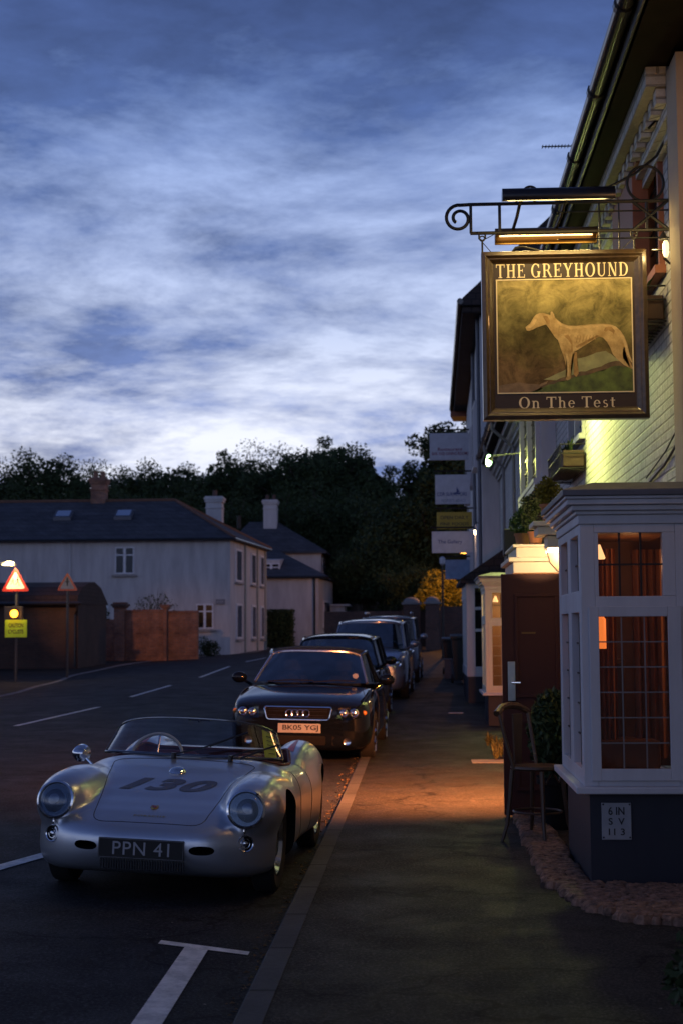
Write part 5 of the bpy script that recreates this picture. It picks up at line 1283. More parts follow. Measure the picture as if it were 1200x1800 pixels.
# ---------------------------------------------------------------- modern cars
def modern(name, label, loc, yaw, P, paint, roll=0, pitch=0):
    """P: L length, W half width, prof [(y, z_belt, halfwidth_factor, z_bottom)], roof [(y, z)], etc."""
    t = thing(name, label, 'car', loc, world=False, group=P.get('group', 'modern cars parked along the kerb'), rot=(R(pitch), R(roll), R(yaw)))
    W_ = P['W']; mb = MB(); rings = []
    for y, zt_, f, zb_ in P['prof']:
        w_ = W_*f; zs = zb_+(zt_-zb_)*.45; cr = P.get('crown', .035)
        half = [(0, zb_), (w_*.55, zb_), (w_*.92, zb_+.02), (w_*.985, zb_+.12), (w_, zs), (w_*.985, zt_-.16), (w_*.955, zt_-.06), (w_*.90, zt_-.018), (w_*.72, zt_+cr*.25), (w_*.35, zt_+cr*.8), (0, zt_+cr)]
        ring = [(x, y, z) for x, z in half]+[(-x, y, z) for x, z in half[-2:0:-1]]
        rings.append(ring)
    mb.loft(rings)
    b_ = obj('body', mb, paint, t); md = b_.modifiers.new('s', 'SUBSURF'); md.levels = 2; md.render_levels = 2; baked(b_)
    b_.data.polygons.foreach_set('use_smooth', [True]*len(b_.data.polygons))
    bmm = bmesh.new(); bmm.from_mesh(b_.data); bv = BVHTree.FromBMesh(bmm); bmm.free()
    wr = P.get('wr', .315)
    mb = MB()
    for sx in (-1, 1):
        for y in P['axles']: mb.tube([(sx*(W_-.28), y, wr), (sx*(W_+.3), y, wr)], wr+.06, 32)
    cut(b_, mb, M_dark)
    b_.data.polygons.foreach_set('use_smooth', [True]*len(b_.data.polygons))
    try: b_.data.set_sharp_from_angle(angle=R(35))
    except Exception: pass
    for sx in (-1, 1):
        for y in P['axles']: wheel(t, sx*(W_-.11), y, wr, .20, sx, wr*.66, 7, hub=M_reflect, rim=simple('dark rim well', (.03, .03, .035), .4, .5))
    # greenhouse: glass ring, roof skin, pillars
    yb0, yb1, yt0, yt1 = P['gh']; zb_, zt_ = P['belt'], P['roofz']; wb, wt = W_*.86, W_*P.get('roofw', .66)
    wbf = P.get('wbf', wb)
    def corner(s): return None
    pl = lambda a, b_, u: tuple(p+(q-p)*u for p, q in zip(a, b_))
    zw0 = P.get('zw0', zb_)
    mb = MB()
    # windscreen, curved across
    def scr(t_, u):
        x = (wbf*(1-u)+wt*u)*t_; y = (yb0*(1-u)+yt0*u)+.16*t_*t_*(1-.3*u)-.03*math.sin(u*math.pi); z = zw0*(1-u)+zt_*u-.055*abs(t_)**5*u; return (x, y, z)
    mb.loft([[scr(-1+2*i/14, u/6) for i in range(15)] for u in range(7)], close=False, cap=False)
    ws_ = obj('windscreen', mb, M_carglass, t, smooth='full')
    pf = [scr(-1, u/6) for u in range(7)]; pr_ = [scr(1, u/6) for u in range(7)]; tp = [scr(-1+2*i/14, 1) for i in range(15)]
    mb = MB(); mb.tube(pf+tp[1:-1]+pr_[::-1], P.get('frame_r', .022), 8); obj('windscreen_frame', mb, P.get('frame_mat', paint), ws_, smooth=True)
    mb = MB()
    def rear(t_, u):
        x = (wb*(1-u)+wt*u)*t_; y = yb1*(1-u)+yt1*u-.10*t_*t_; return (x, y, zb_*(1-u)+(zt_-.03)*u)
    mb.loft([[rear(-1+2*i/8, u/4) for i in range(9)] for u in range(5)], close=False, cap=False); obj('rear_window', mb, P.get('rear_mat', M_carglass), t, smooth='full')
    for sx in (-1, 1):
        A0, A1 = scr(sx, 0), scr(sx, 1); B0, B1 = rear(sx, 0), rear(sx, 1)
        mb = MB(); nseg = 10; rows = []
        for k in range(nseg+1):
            u = k/nseg
            lo = Vector(A0).lerp(Vector(B0), u)+Vector((sx*.05*math.sin(u*math.pi), 0, 0)); hi = Vector(A1).lerp(Vector(B1), u)+Vector((sx*.05*math.sin(u*math.pi), 0, P.get('arch', .04)*math.sin(u*math.pi)))
            rows.append([tuple(lo.lerp(hi, v_/4)) for v_ in range(5)])
        mb.loft(rows, close=False, cap=False); sw = obj('side_window', mb, P.get('side_mat', M_carglass), t, smooth='full')
        mb = MB()
        for u in P.get('pillars', (.38, .72)):
            k = int(u*nseg); mb.tube([(p[0]+sx*.004, p[1], p[2]) for p in rows[k]], .03, 6)
        mb.tube([(r_[0][0]+sx*.006, r_[0][1], r_[0][2]) for r_ in rows], .016, 6); mb.tube([(r_[-1][0]+sx*.004, r_[-1][1], r_[-1][2]) for r_ in rows], .024, 6); mb.tube([rear(sx, u/4) for u in range(5)], .04, 6)
        obj('pillars', mb, P.get('pillar_mat', M_blackpaint), sw, smooth=True)
    # roof skin
    rows = []
    for k in range(13):
        u = k/12; row = []
        for i in range(15):
            t_ = -1+2*i/14; a = Vector(scr(t_, 1)); b2 = Vector(rear(t_, 1)); p = a.lerp(b2, u)
            p.x += math.copysign(.05*math.sin(u*math.pi), t_)*abs(t_); p.z += P.get('arch', .04)*math.sin(u*math.pi)+P.get('rcrown', .04)*(1-t_*t_)*(.35+.65*math.sin(min(1, u*3)*math.pi/2))+.012
            row.append(tuple(p))
        rows.append(row)
    mb = MB(); mb.loft(rows, close=False, cap=False); rf_ = obj('roof', mb, P.get('roof_mat', paint), t, smooth='full'); md = rf_.modifiers.new('s', 'SOLIDIFY'); md.thickness = .02; md.offset = -1
    # inside: dark tub, dash, seats
    mb = MB(); mb.box(-W_*.8, W_*.8, yb0+.25, yb0+.5, zb_-.1, zb_+.0); obj('dashboard', mb, M_dark, t, bevel=.03)
    for sx in (-1, 1):
        mb = MB(); y0 = yt0+.35
        rings = [[(sx*.36+w2*math.copysign(abs(math.cos(a))**.6, math.cos(a)), y0+dy+d2*math.sin(a), z_) for a in [6.283*k/16 for k in range(16)]] for z_, w2, d2, dy in ((zb_-.35, .23, .08, 0), (zb_+.05, .23, .07, .06), (zb_+.12, .19, .06, .08), (zb_+.13, .05, .02, .08), (zb_+.17, .05, .02, .085), (zb_+.19, .12, .05, .09), (zb_+.30, .12, .05, .10), (zb_+.33, .09, .03, .10))]
        mb.loft(rings); obj('seat', mb, simple('dark grey seat', (.05, .05, .055), .7), t, smooth=True)
    mb = MB(); mb.torus((-.36, yb0+.62, zb_+.02), (0, -.85, .5), .18, .013, 24, 6); obj('steering_wheel', mb, M_dark, t, smooth=True)
    mb = MB(); mb.box(-.09, .09, yt0-.02, yt0+.0, zt_-.13, zt_-.07); obj('rear_view_mirror', mb, M_dark, t, bevel=.01)
    # wing mirrors
    for sx in (-1, 1):
        c = (sx*(W_+.08), yb0+.40, zb_+.10); mb = MB(); mb.ball(c, (.105, .06, .075), 14, 8); mb.tube([(c[0]-sx*.05, c[1], c[2]-.03), (sx*W_*.90, c[1]+.02, zb_-.0)], .022, 6); obj('wing_mirror', mb, P.get('mirror_mat', paint), t, smooth=True)
    for x1, x2 in ((-.55, .05), (.05, .6)):
        mb = MB(); mb.tube([(x1, yb0-.02, zw0+.012), ((x1+x2)/2, yb0+.0, zw0+.035), (x2, yb0+.015, zw0+.03)], .008, 6); obj('wiper', mb, M_black, ws_)
    for y in P.get('seams', ()):
        for s_ in ('side', 'sidel'): obj('door_seam', strip(bv, [(y, .35), (y-.02, .6), (y, zb_-.03)], .008, 0, s_), M_blk, b_)
    def panel(name_, pts, off, mat, par, mode='front', depth=.02):
        """a panel following the nose of the car, given as an (x, z) outline"""
        P_ = []
        for x, z in pts:
            h, n, _, _ = bv.ray_cast(Vector((x, -3, z)), Vector((0, 1, 0)))
            if h is None: h = Vector((x, .25, z)); n = Vector((0, -1, 0))
            P_.append(h)
        c = sum(P_, Vector())/len(P_); mbp = MB(); k = len(P_)
        vs = mbp._add([p+Vector((0, -off, 0)) for p in P_]+[c+Vector((0, -off-.012, 0))]+[p+Vector((0, depth, 0)) for p in P_], [(i, (i+1) % k, k) for i in range(k)]+[(i, k+1+i, k+1+(i+1) % k, (i+1) % k) for i in range(k)])
        return obj(name_, mbp, mat, par, smooth=True), P_
    return t, b_, bv, panel
def plate(t, bv, s, x, z, mat=M_platew, w=.52, h=.111, col=M_blk, yoff=.03):
    hh, n, _, _ = bv.ray_cast(Vector((x, -3, z)), Vector((0, 1, 0))); y = (hh.y if hh else 0)-yoff
    mb = MB(); mb.box(x-w/2, x+w/2, y-.006, y+.02, z-h/2, z+h/2); p = obj('number_plate', mb, mat, t, bevel=.003)
    if s: flat_text('lettering', s, col, p, (x+.015, y-.006, z), .079, w*.84, bold=.018)
    return p, y

# --- black cabriolet with the four rings
PA = dict(W=.905, L=4.57, axles=(.90, 3.56), wr=.315, crown=.03, belt=.90, roofz=1.36, gh=(1.32, 3.55, 2.02, 2.95), wbf=.74, zw0=.955, roofw=.66, arch=.035, rcrown=.03,
          prof=[(0.0, .66, .62, .24), (.03, .70, .80, .20), (.12, .745, .90, .17), (.30, .79, .955, .16), (.60, .835, .985, .16), (1.0, .885, 1.0, .17), (1.35, .925, 1.0, .17), (1.8, .905, 1.0, .17), (2.6, .90, 1.0, .17), (3.3, .91, 1.0, .17), (3.9, .92, .98, .19), (4.3, .90, .94, .24), (4.5, .84, .88, .30), (4.57, .76, .76, .36)],
          frame_mat=simple('satin aluminium trim', (.55, .56, .58), .25, .9, var=.03), frame_r=.020, roof_mat=simple('black hood cloth', (.012, .012, .015), .85), rear_mat=simple('black hood cloth', (.012, .012, .015), .85), pillars=(.5,), seams=(1.50, 2.75))
au, ab, abv, apan = modern('cabriolet', 'black convertible with a wide chrome framed grille and pale plate, parked half on the pavement', (-1.53, 18.1, gz(19)-.045), -1.6, PA, M_blackpaint, roll=1.2)
M_alu = PA['frame_mat']
def rr_outline(x0, x1, z0, z1, r=.03, k=4):
    out = []
    for cx, cz, a0 in ((x1-r, z1-r, 0), (x0+r, z1-r, 90), (x0+r, z0+r, 180), (x1-r, z0+r, 270)):
        for j in range(k+1): out.append((cx+r*math.cos(R(a0+90*j/k)), cz+r*math.sin(R(a0+90*j/k))))
    return out
# grille
def trap(pts):  # narrow the lower edge a little
    return [(x*(1-.10*(1-(z-.56)/.16)), z) for x, z in pts]
go = trap(rr_outline(-.42, .42, .555, .705, .03))
g_, gp = apan('grille', go, .012, simple('black grille', (.003, .003, .0035), .7, spec=.1), au)
yg = min(p.y for p in gp)
P_ = [Vector((x, abv.ray_cast(Vector((x, -3, z)), Vector((0, 1, 0)))[0].y-.015, z)) for x, z in go]
mb = MB(); mb.tube(P_, .011, 8, True); obj('grille_frame', mb, M_chrome, g_, smooth=True)
mb = MB()
for z_ in (.58, .605, .655, .68): mb.tube([(x, abv.ray_cast(Vector((x, -3, z_)), Vector((0, 1, 0)))[0].y-.022, z_) for x in (-.36, -.2, 0, .2, .36)], .003, 4)
obj('grille_bars', mb, simple('dark chrome bars', (.03, .03, .035), .4, .6), g_)
mb = MB()
for k in range(4): mb.torus((-.102+.068*k, yg-.040-.002*(k % 2), .632), (0, 1, 0), .042, .0075, 28, 8)
obj('ring_badge', mb, M_chrome, g_, smooth=True)
for sx in (-1, 1):
    pts = [(.47, .575), (.62, .56), (.76, .585), (.835, .62), (.84, .67), (.78, .705), (.62, .712), (.485, .705)]
    hl_, hp_ = apan('headlight', [(sx*x, z) for x, z in (pts if sx > 0 else pts[::-1])], -.004, simple('lamp housing', (.12, .12, .13), .25, .6), au)
    for cx, r_ in ((.56, .048), (.68, .055)):
        hh = abv.ray_cast(Vector((sx*cx, -3, .64)), Vector((0, 1, 0)))[0]
        mb = MB(); mb.lathe([(r_, .0), (r_*1.05, .012), (r_*.8, .02), (r_*.6, .008), (.001, .022)], (sx*cx, hh.y-.004, .64), (0, -1, 0), 20); obj('lamp_unit', mb, M_reflect, hl_, smooth=True)
    hh = abv.ray_cast(Vector((sx*.80, -3, .64)), Vector((0, 1, 0)))[0]
    mb = MB(); mb.ball((sx*.795, hh.y-.01, .64), (.03, .02, .03)); obj('indicator', mb, simple('amber lens', (.5, .2, .03), .15), hl_, smooth=True)
    pc = [Vector((p.x, p.y-.034, p.z)) for p in hp_]; c = sum(pc, Vector())/len(pc); c.y -= .02
    mb = MB(); mb._add(pc+[c], [(i, (i+1) % len(pc), len(pc)) for i in range(len(pc))]); obj('lens', mb, M_lampglass, hl_, smooth='full')
    # lower intake with fog lamp
    fi, _ = apan('lower_intake', [(sx*x, z) for x, z in ([(.42, .25), (.70, .25), (.74, .34), (.42, .36)] if sx > 0 else [(.42, .25), (.42, .36), (.74, .34), (.70, .25)])], .003, M_dark, au)
    hh = abv.ray_cast(Vector((sx*.60, -3, .30)), Vector((0, 1, 0)))[0]
    mb = MB(); mb.lathe([(.042, 0), (.045, .012), (.03, .006), (.001, .006)], (sx*.60, hh.y-.01, .30), (0, -1, 0), 18); obj('fog_lamp', mb, M_reflect, fi, smooth=True)
apan('centre_intake', rr_outline(-.34, .34, .25, .36, .02), .004, M_dark, au)
plate(au, abv, 'BK05 YGJ', 0.02, .452, yoff=.02)
mb = MB()
p_, y_p = [(-.255, -.225)], 0
V, F = text2d('X', .1)
obj('bonnet_seam', strip(abv, [(-.78, .55), (-.72, 1.0), (-.70, 1.22)], .008, 0), M_blk, ab); obj('bonnet_seam', strip(abv, [(.78, .55), (.72, 1.0), (.70, 1.22)], .008, 0), M_blk, ab)
obj('bonnet_crease', strip(abv, [(-.46, .12), (-.55, .7), (-.60, 1.2)], .012, -.003), M_blackpaint, ab); obj('bonnet_crease', strip(abv, [(.46, .12), (.55, .7), (.60, 1.2)], .012, -.003), M_blackpaint, ab)
mb = MB(); mb.disc((.58, 1.53, 1.045), (0, -.8, .55), .04, .004, 16); obj('tax_disc', mb, M_platew, au)
mb = MB(); mb.box(-.89, -.885, 1, 1.1, .5, .55); mb.b.free()

def lamps(t, bv, pan, xs, z0, z1, col=M_reflect):
    for sx in (-1, 1):
        pts = [(xs[0], z0), (xs[1]*.97, z0+.03), (xs[1], z1-.03), (xs[0]+.03, z1)]
        hl_, hp_ = pan('headlight', [(sx*x, z) for x, z in (pts if sx > 0 else pts[::-1])], -.002, simple('lamp housing', (.12, .12, .13), .25, .6), t)
        hh = bv.ray_cast(Vector((sx*(xs[0]+xs[1])/2, -3, (z0+z1)/2)), Vector((0, 1, 0)))[0]
        mb = MB(); r_ = (z1-z0)*.38; mb.lathe([(r_, 0), (r_*1.05, .015), (r_*.6, .005), (.001, .02)], (sx*(xs[0]+xs[1])/2, hh.y-.005, (z0+z1)/2), (0, -1, 0), 18); obj('lamp_unit', mb, col, hl_, smooth=True)
# --- dark estate behind it
PB = dict(W=.87, axles=(.85, 3.45), wr=.31, belt=.95, roofz=1.44, gh=(1.15, 4.2, 1.85, 3.9), zw0=.98, roofw=.70, arch=.05,
          prof=[(0, .68, .62, .26), (.04, .72, .80, .2), (.2, .80, .93, .17), (.6, .87, .985, .17), (1.15, .95, 1, .17), (2.5, .95, 1, .17), (3.8, .95, .98, .2), (4.15, .94, .93, .26), (4.28, .86, .8, .34)], seams=(1.3, 2.4, 3.3))
t, b_, bv, pan = modern('estate_car', 'black estate car close behind the convertible, only its roof and side showing', (-1.54, 24.1, gz(25)-.045), -1.6, PB, M_blackpaint)
lamps(t, bv, pan, (.5, .82), .60, .74); plate(t, bv, '', 0, .42); pan('grille', rr_outline(-.38, .38, .60, .70), .01, M_dark, t)
# --- tall dark blue people carrier
PC = dict(W=.90, axles=(.85, 3.5), wr=.32, belt=1.08, roofz=1.66, gh=(.95, 4.1, 1.75, 3.85), zw0=1.08, roofw=.76, arch=.06, rcrown=.035,
          prof=[(0, .74, .62, .28), (.04, .80, .82, .22), (.2, .90, .93, .19), (.6, 1.0, .985, .18), (.95, 1.08, 1, .18), (2.5, 1.08, 1, .18), (3.8, 1.08, .98, .2), (4.15, 1.04, .94, .26), (4.28, .9, .84, .36)], seams=(1.2, 2.4, 3.4), pillar_mat=M_navypaint)
t, b_, bv, pan = modern('people_carrier', 'tall dark blue people carrier with a pale reflecting roof, third in the row', (-1.20, 31.2, gz(32)-.04), -1.6, PC, M_bluepaint)
lamps(t, bv, pan, (.52, .84), .70, .88); plate(t, bv, '', 0, .48); pan('grille', rr_outline(-.40, .40, .68, .80), .01, M_dark, t)
# --- farther off-roader
PD = dict(W=.89, axles=(.85, 3.4), wr=.35, belt=1.12, roofz=1.72, gh=(1.05, 4.1, 1.75, 3.9), zw0=1.12, roofw=.76, arch=.05, rcrown=.03,
          prof=[(0, .80, .66, .32), (.04, .88, .84, .26), (.2, 1.0, .94, .22), (.6, 1.08, .985, .22), (1.05, 1.12, 1, .22), (2.5, 1.12, 1, .22), (3.8, 1.12, .98, .24), (4.15, 1.06, .94, .3), (4.28, .92, .86, .4)], seams=(1.3, 2.4, 3.4), pillar_mat=M_black)
t, b_, bv, pan = modern('off_road_car', 'farthest parked car, blue grey off-roader half hidden by the people carrier', (-.98, 38.5, gz(40)-.03), -1.6, PD, M_bluepaint)
lamps(t, bv, pan, (.52, .84), .78, .96); plate(t, bv, '', 0, .52); pan('grille', rr_outline(-.40, .40, .78, .92), .01, M_dark, t)
mb = MB()
for sx in (-1, 1): mb.tube([(sx*.62, 1.9, 1.83), (sx*.62, 2.0, 1.87), (sx*.62, 3.6, 1.87), (sx*.62, 3.75, 1.8)], .02, 6)
obj('roof_rail', mb, M_alu, t, smooth=True)
# ================================================================ left: white houses
h1 = thing('long_white_house', 'long two storey white house with slate roof at the bend of the road', 'house', (-15, 71, 0))
G = .5
A, Bc, Cc = (-8.68, 67), (-8.05, 76), (-23.5, 67)
e = 5.92
mb = MB(); mb.prism([Cc, A, Bc, (-23.5, 76)], 0, e); obj('wall', mb, M_housew, h1)
mb = MB(); o_ = .28
ev = [(-23.9, 67-o_, e-.08), (A[0]+.25, 67-o_, e-.08), (Bc[0]+.28, 76.3, e-.08), (-23.9, 76.3, e-.08)]
rg1, rg2 = (-23.9, 71.6, 8.12), (-12.0, 71.6, 8.12)
mb._add([*ev, *[(p[0], p[1], p[2]+.12) for p in ev], rg1, rg2], [(0, 1, 2, 3), (0, 1, 5, 4), (1, 2, 6, 5), (2, 3, 7, 6), (3, 0, 4, 7), (4, 5, 9, 8), (5, 6, 9), (6, 7, 8, 9), (7, 4, 8)])
rf = obj('roof', mb, M_slate, h1)
mb = MB(); mb.tube([rg1, rg2], .10, 6); mb.tube([rg2, (Bc[0]+.28, 76.3, e+.05)], .10, 6); mb.tube([rg2, (A[0]+.25, 66.7, e+.05)], .07, 6); obj('ridge_tiles', mb, simple('terracotta ridge', (.16, .08, .05), .9), rf)
mb = MB(); mb.tube([(-23.9, 66.66, e-.02), (A[0]+.27, 66.66, e-.02), (Bc[0]+.32, 76.3, e-.02)], .06, 6); obj('gutter', mb, M_pipe, rf)
for xx in (-16.95, -14.05):
    y_ = 69.3; z_ = 5.96+(y_-66.7)*.44
    mb = MB(); sk = [(xx-.42, y_-.32, z_-.02), (xx+.42, y_-.32, z_-.02), (xx+.42, y_+.32, z_+.36), (xx-.42, y_+.32, z_+.36)]
    mb.hexa([*[(p[0], p[1], p[2]-.1) for p in sk], *[(p[0], p[1], p[2]+.07) for p in sk]]); s = obj('skylight', mb, M_lead, rf)
    mb = MB(); mb.quad(*[(xx+(p[0]-xx)*.78, y_+(p[1]-y_)*.8, z_+.17+(p[2]-z_-.17)*.8+.085) for p in sk]); obj('pane', mb, simple('sky reflecting glass', (.75, .78, .8), .08, 1, var=.02), s)
def chimney(x0, x1, y0, y1, z0, z1, mat, parent, pots=1, potm=None):
    mb = MB(); mb.box(x0, x1, y0, y1, z0, z1-.3); mb.box(x0-.06, x1+.06, y0-.06, y1+.06, z1-.3, z1-.18); mb.box(x0-.10, x1+.10, y0-.1, y1+.1, z1-.18, z1-.06); mb.box(x0-.05, x1+.05, y0-.05, y1+.05, z1-.06, z1)
    mb.box(x0-.04, x1+.04, y0-.04, y1+.04, z1-.62, z1-.55)
    c = obj('chimney', mb, mat, parent, bevel=.01)
    for k in range(pots):
        mb = MB(); xx = x0+(x1-x0)*(k+.5)/pots; mb.lathe([(.13, 0), (.11, .3), (.13, .34), (.08, .34)], (xx, (y0+y1)/2, z1), n=10); obj('chimney_pot', mb, potm or M_darkbrick, c, smooth=True)
M_chim = stained('white chimney render', (.55, .54, .54), (.36, .35, .36), .8, bump=.4)
chimney(-10.85, -10.05, 74.2, 75.0, 6.6, 8.55, M_chim, rf)
chimney(-16.1, -15.4, 71.3, 72.0, 7.9, 9.25, M_redbrick, rf, 2, M_redbrick)
def win(parent, x0, x1, z0, z1, y, t=.06, sill=True, tx=True, name='window'):
    """white casement window in a wall facing the street end"""
    mb = MB(); xm = (x0+x1)/2; zt = z0+(z1-z0)*.70
    for a, b_ in ((x0, x0+t), (xm-t, xm+t), (x1-t, x1)): mb.box(a, b_, y-.03, y-.005, z0, z1)
    for a, b_ in ((x0+t, xm-t), (xm+t, x1-t)):
        for c, d in ((z0, z0+t), (zt-t/2, zt+t/2), (z1-t, z1)): mb.box(a, b_, y-.029, y-.005, c, d)
    w = obj(name, mb, simple('white window frame', (.68, .68, .70), .5), parent)
    mb = MB(); mb.box(x0+.02, x1-.02, y-.016, y-.008, z0+.02, z1-.02); obj('pane', mb, simple('dark window pane', (.006, .006, .008), .12), w)
    if sill: mb = MB(); mb.box(x0-.14, x1+.14, y-.12, y-.004, z0-.13, z0-.04); obj('sill', mb, simple('stone sill', (.30, .28, .26), .85), w)
def pxx(px, D): return (px-740)/2600*D
def pzz(py, D): return CAMZ+(1112-py)/2600*D
for (a, b_, c, d, s) in ((197.5, 232, 958, 1006, True), (343, 373.5, 1060, 1104, True), (153, 186, 1062, 1087, False)):
    win(h1, pxx(a, 67), pxx(b_, 67), pzz(d, 67), pzz(c, 67), 67, sill=s)
def side_win(parent, t0, t1, z0, z1, A, B, mat, inset=.0):
    ax, ay = A; bx, by = B
    def P(t, off=0): return (ax+(bx-ax)*t+off, ay+(by-ay)*t)
    mb = MB(); p, q = P(t0), P(t1)
    mb.prism([(p[0]-.05, p[1]), (p[0]+.05, p[1]), (q[0]+.05, q[1]), (q[0]-.05, q[1])], z0, z1); w = obj('window', mb, simple('white window frame', (.68, .68, .70), .5), parent)
    dt = (t1-t0)*.12; p, q = P(t0+dt), P(t1-dt)
    mb = MB(); mb.prism([(p[0]-.04, p[1]), (p[0]+.056, p[1]), (q[0]+.056, q[1]), (q[0]-.04, q[1])], z0+.1, z1-.1); obj('pane', mb, mat, w)
    mb = MB(); mb.prism([(P(t0-.01)[0], P(t0-.01)[1]), (P(t0-.01)[0]+.13, P(t0-.01)[1]), (P(t1+.01)[0]+.13, P(t1+.01)[1]), P(t1+.01)], z0-.1, z0-.02); obj('sill', mb, simple('stone sill', (.30, .28, .26), .85), w)
M_pblue = simple('grey blue window pane', (.10, .12, .16), .15)
for t0, t1 in ((.13, .30), (.56, .70), (.84, .95)):
    side_win(h1, t0, t1, 4.0, 5.55, A, Bc, M_pblue)
    side_win(h1, t0+.02, t1, 1.35, 3.0, A, Bc, M_pblue)
for tt in (.38, .74, .99):
    x_ = A[0]+(Bc[0]-A[0])*tt+.06; y_ = A[1]+(Bc[1]-A[1])*tt
    mb = MB(); mb.tube([(x_, y_, e), (x_, y_, .6)], .05, 6); obj('downpipe', mb, simple('cream pipe', (.4, .37, .3), .6), h1)
mb = MB(); mb.tube([(pxx(116, 66.9), 66.93, 5.8), (pxx(117, 66.9), 66.93, 3.4)], .03, 5); obj('cable', mb, M_white, h1)
mb = MB(); mb.box(pxx(378, 67), pxx(394, 67), 66.93, 66.99, pzz(1061, 67), pzz(1052, 67)); obj('street_nameplate', mb, simple('grey name plate', (.16, .17, .2), .5), h1)
flat_text('lettering', 'HIGH STREET', simple('pale lettering', (.5, .5, .5), .6), h1, (pxx(386, 67), 66.928, pzz(1056.5, 67)), .09, .34)
# second house
h2 = thing('far_white_house', 'farther white house with stepped slate roofs behind the long one', 'house', (-8, 90, 0))
mb = MB(); mb.prism([(-11.5, 84), (-5.85, 84), (-5.45, 91), (-11.5, 91)], .3, 4.75); mb.box(-12.0, -6.15, 91, 99, .3, 6.55); obj('wall', mb, M_housew, h2)
mb = MB()
def hip(mb, x0, x1, y0, y1, z, r0, r1, hip_l=False):
    E = [(x0, y0, z), (x1, y0, z), (x1, y1, z), (x0, y1, z)]
    mb._add([*E, *[(p[0], p[1], z+.13) for p in E], r0, r1], [(0, 1, 2, 3), (0, 1, 5, 4), (1, 2, 6, 5), (2, 3, 7, 6), (3, 0, 4, 7), (4, 5, 9, 8), (5, 6, 9), (6, 7, 8, 9), (7, 4, 8)])
hip(mb, -11.7, -5.35, 83.7, 91.2, 4.72, (-11.7, 90.6, 6.75), (-8.9, 90.6, 6.75)); hip(mb, -12.4, -5.8, 90.7, 99.3, 6.5, (-11.0, 94.5, 8.75), (-9.2, 94.5, 8.75))
rf2 = obj('roof', mb, M_slate, h2)
chimney(-10.0, -9.15, 93.6, 94.4, 8.0, 10.1, M_chim, rf2, 2)
mb = MB(); mb.hexa([(pxx(459, 86), 85.4, 5.2), (pxx(493, 86), 85.4, 5.2), (pxx(493, 86), 89, 5.2), (pxx(459, 86), 89, 5.2), (pxx(459, 86), 85.4, 5.85), (pxx(493, 86), 85.4, 5.85), (pxx(493, 86), 89, 6.1), (pxx(459, 86), 89, 6.1)]); dm = obj('dormer', mb, M_housew, rf2)
win(dm, pxx(461, 85.4), pxx(491, 85.4), pzz(1014, 85.4), pzz(989, 85.4), 85.4, .07, False)
for k in range(3): side_win(h2, .12+k*.3, .30+k*.3, 5.3, 6.3, (-6.15, 91), (-6.15, 99), M_pblue)
side_win(h2, .30, .75, 1.9, 3.5, (-5.85, 84), (-5.45, 91), M_pblue)
mb = MB(); mb.tube([(pxx(552, 84), 83.95, 4.7), (pxx(552, 84), 83.95, .8)], .06, 6); mb.tube([(-11.7, 83.65, 4.78), (-5.3, 83.65, 4.78), (-5.3, 91.2, 4.78)], .06, 6); obj('downpipe', mb, M_pipe, h2)
mb = MB(); mb.box(-5.44, -4.6, 88, 90.5, .4, 3.2); mb.box(-5.44, -4.3, 87.8, 90.7, 3.2, 3.3); obj('porch', mb, M_housew, h2)
mb = MB(); mb.tube([(pxx(419, 80), 80, 7.3), (pxx(419, 80), 80, 8.0)], .12, 8); 
o = obj('flue', mb, M_iron, h2)
# hedge and small shrubs
rg = random.Random(23)
t = thing('clipped_hedge', 'dark clipped hedge in front of the farther white house', 'hedge', (-7.9, 81, .8))
mb = MB(); mb.box(pxx(468, 81)+.1, pxx(514, 81)-.1, 80.7, 82.3, .4, 2.75); obj('stem', mb, M_dark, t)
mb = MB()
for _ in range(3800):
    x, y, z = rg.uniform(pxx(467, 81), pxx(515, 81)), rg.choice((80.6+rg.uniform(-.1, .1), rg.uniform(80.6, 82.3))), rg.uniform(.6, 2.9)
    a = Vector((rg.gauss(0, 1), rg.gauss(0, 1), rg.gauss(0, 1))).normalized()*.07; b_ = a.orthogonal().normalized()*.05
    p = Vector((x, y, z)); mb._add([p-a, p+b_, p+a, p-b_], [(0, 1, 2, 3)])
obj('foliage', mb, M_leafd, t)
def bush(name, label, px, py, D, r, n, size, mat=M_leafd, squash=.8):
    x, y, z = at(px, py, D); t = thing(name, label, 'bush', (x, y, z-r))
    mb = MB()
    for k in range(6): leafball(mb, (x+rg.uniform(-.4, .4)*r, y+rg.uniform(-.4, .4)*r, z+rg.uniform(-.3, .3)*r), r*.75, n//6, size, rg, .3)
    obj('foliage', mb, mat, t); mb = MB(); mb.tube([(x, y, z-r*1.4), (x, y, z)], .04, 6); obj('stem', mb, M_bark, t); return t
bush('garden_bush', 'small round bush at the corner of the long white house', 364, 1135, 63, .52, 1500, .09)
t = bush('wall_bush', 'dark bush peering over the low brick wall', 168, 1080, 61, .55, 1200, .09)
t = bush('wall_bush', 'dark bush behind the tall brick gate pier', 150, 1082, 60, .4, 900, .09)
t = thing('bare_shrub', 'sparse twiggy shrub rising behind the orange lit wall', 'shrub', (pxx(270, 61), 61, 1))
mb = MB()
for _ in range(60):
    x = pxx(270, 61)+rg.uniform(-.8, .8)*.9; h = rg.uniform(1.9, 3.6)-abs(x-pxx(270, 61))*.7
    mb.tube([(pxx(270, 61)+(x-pxx(270, 61))*.3, 61, 1.4), ((x+pxx(270, 61))/2, 61+rg.uniform(-.2, .2), h*.75), (x, 61+rg.uniform(-.3, .3), h)], [.02, .014, .006], 4)
obj('stem', mb, M_bark, t); mb = MB(); leafball(mb, (pxx(270, 61), 61, 2.75), (.95, .5, .55), 420, .10, rg, .1); obj('foliage', mb, M_leafd, t)
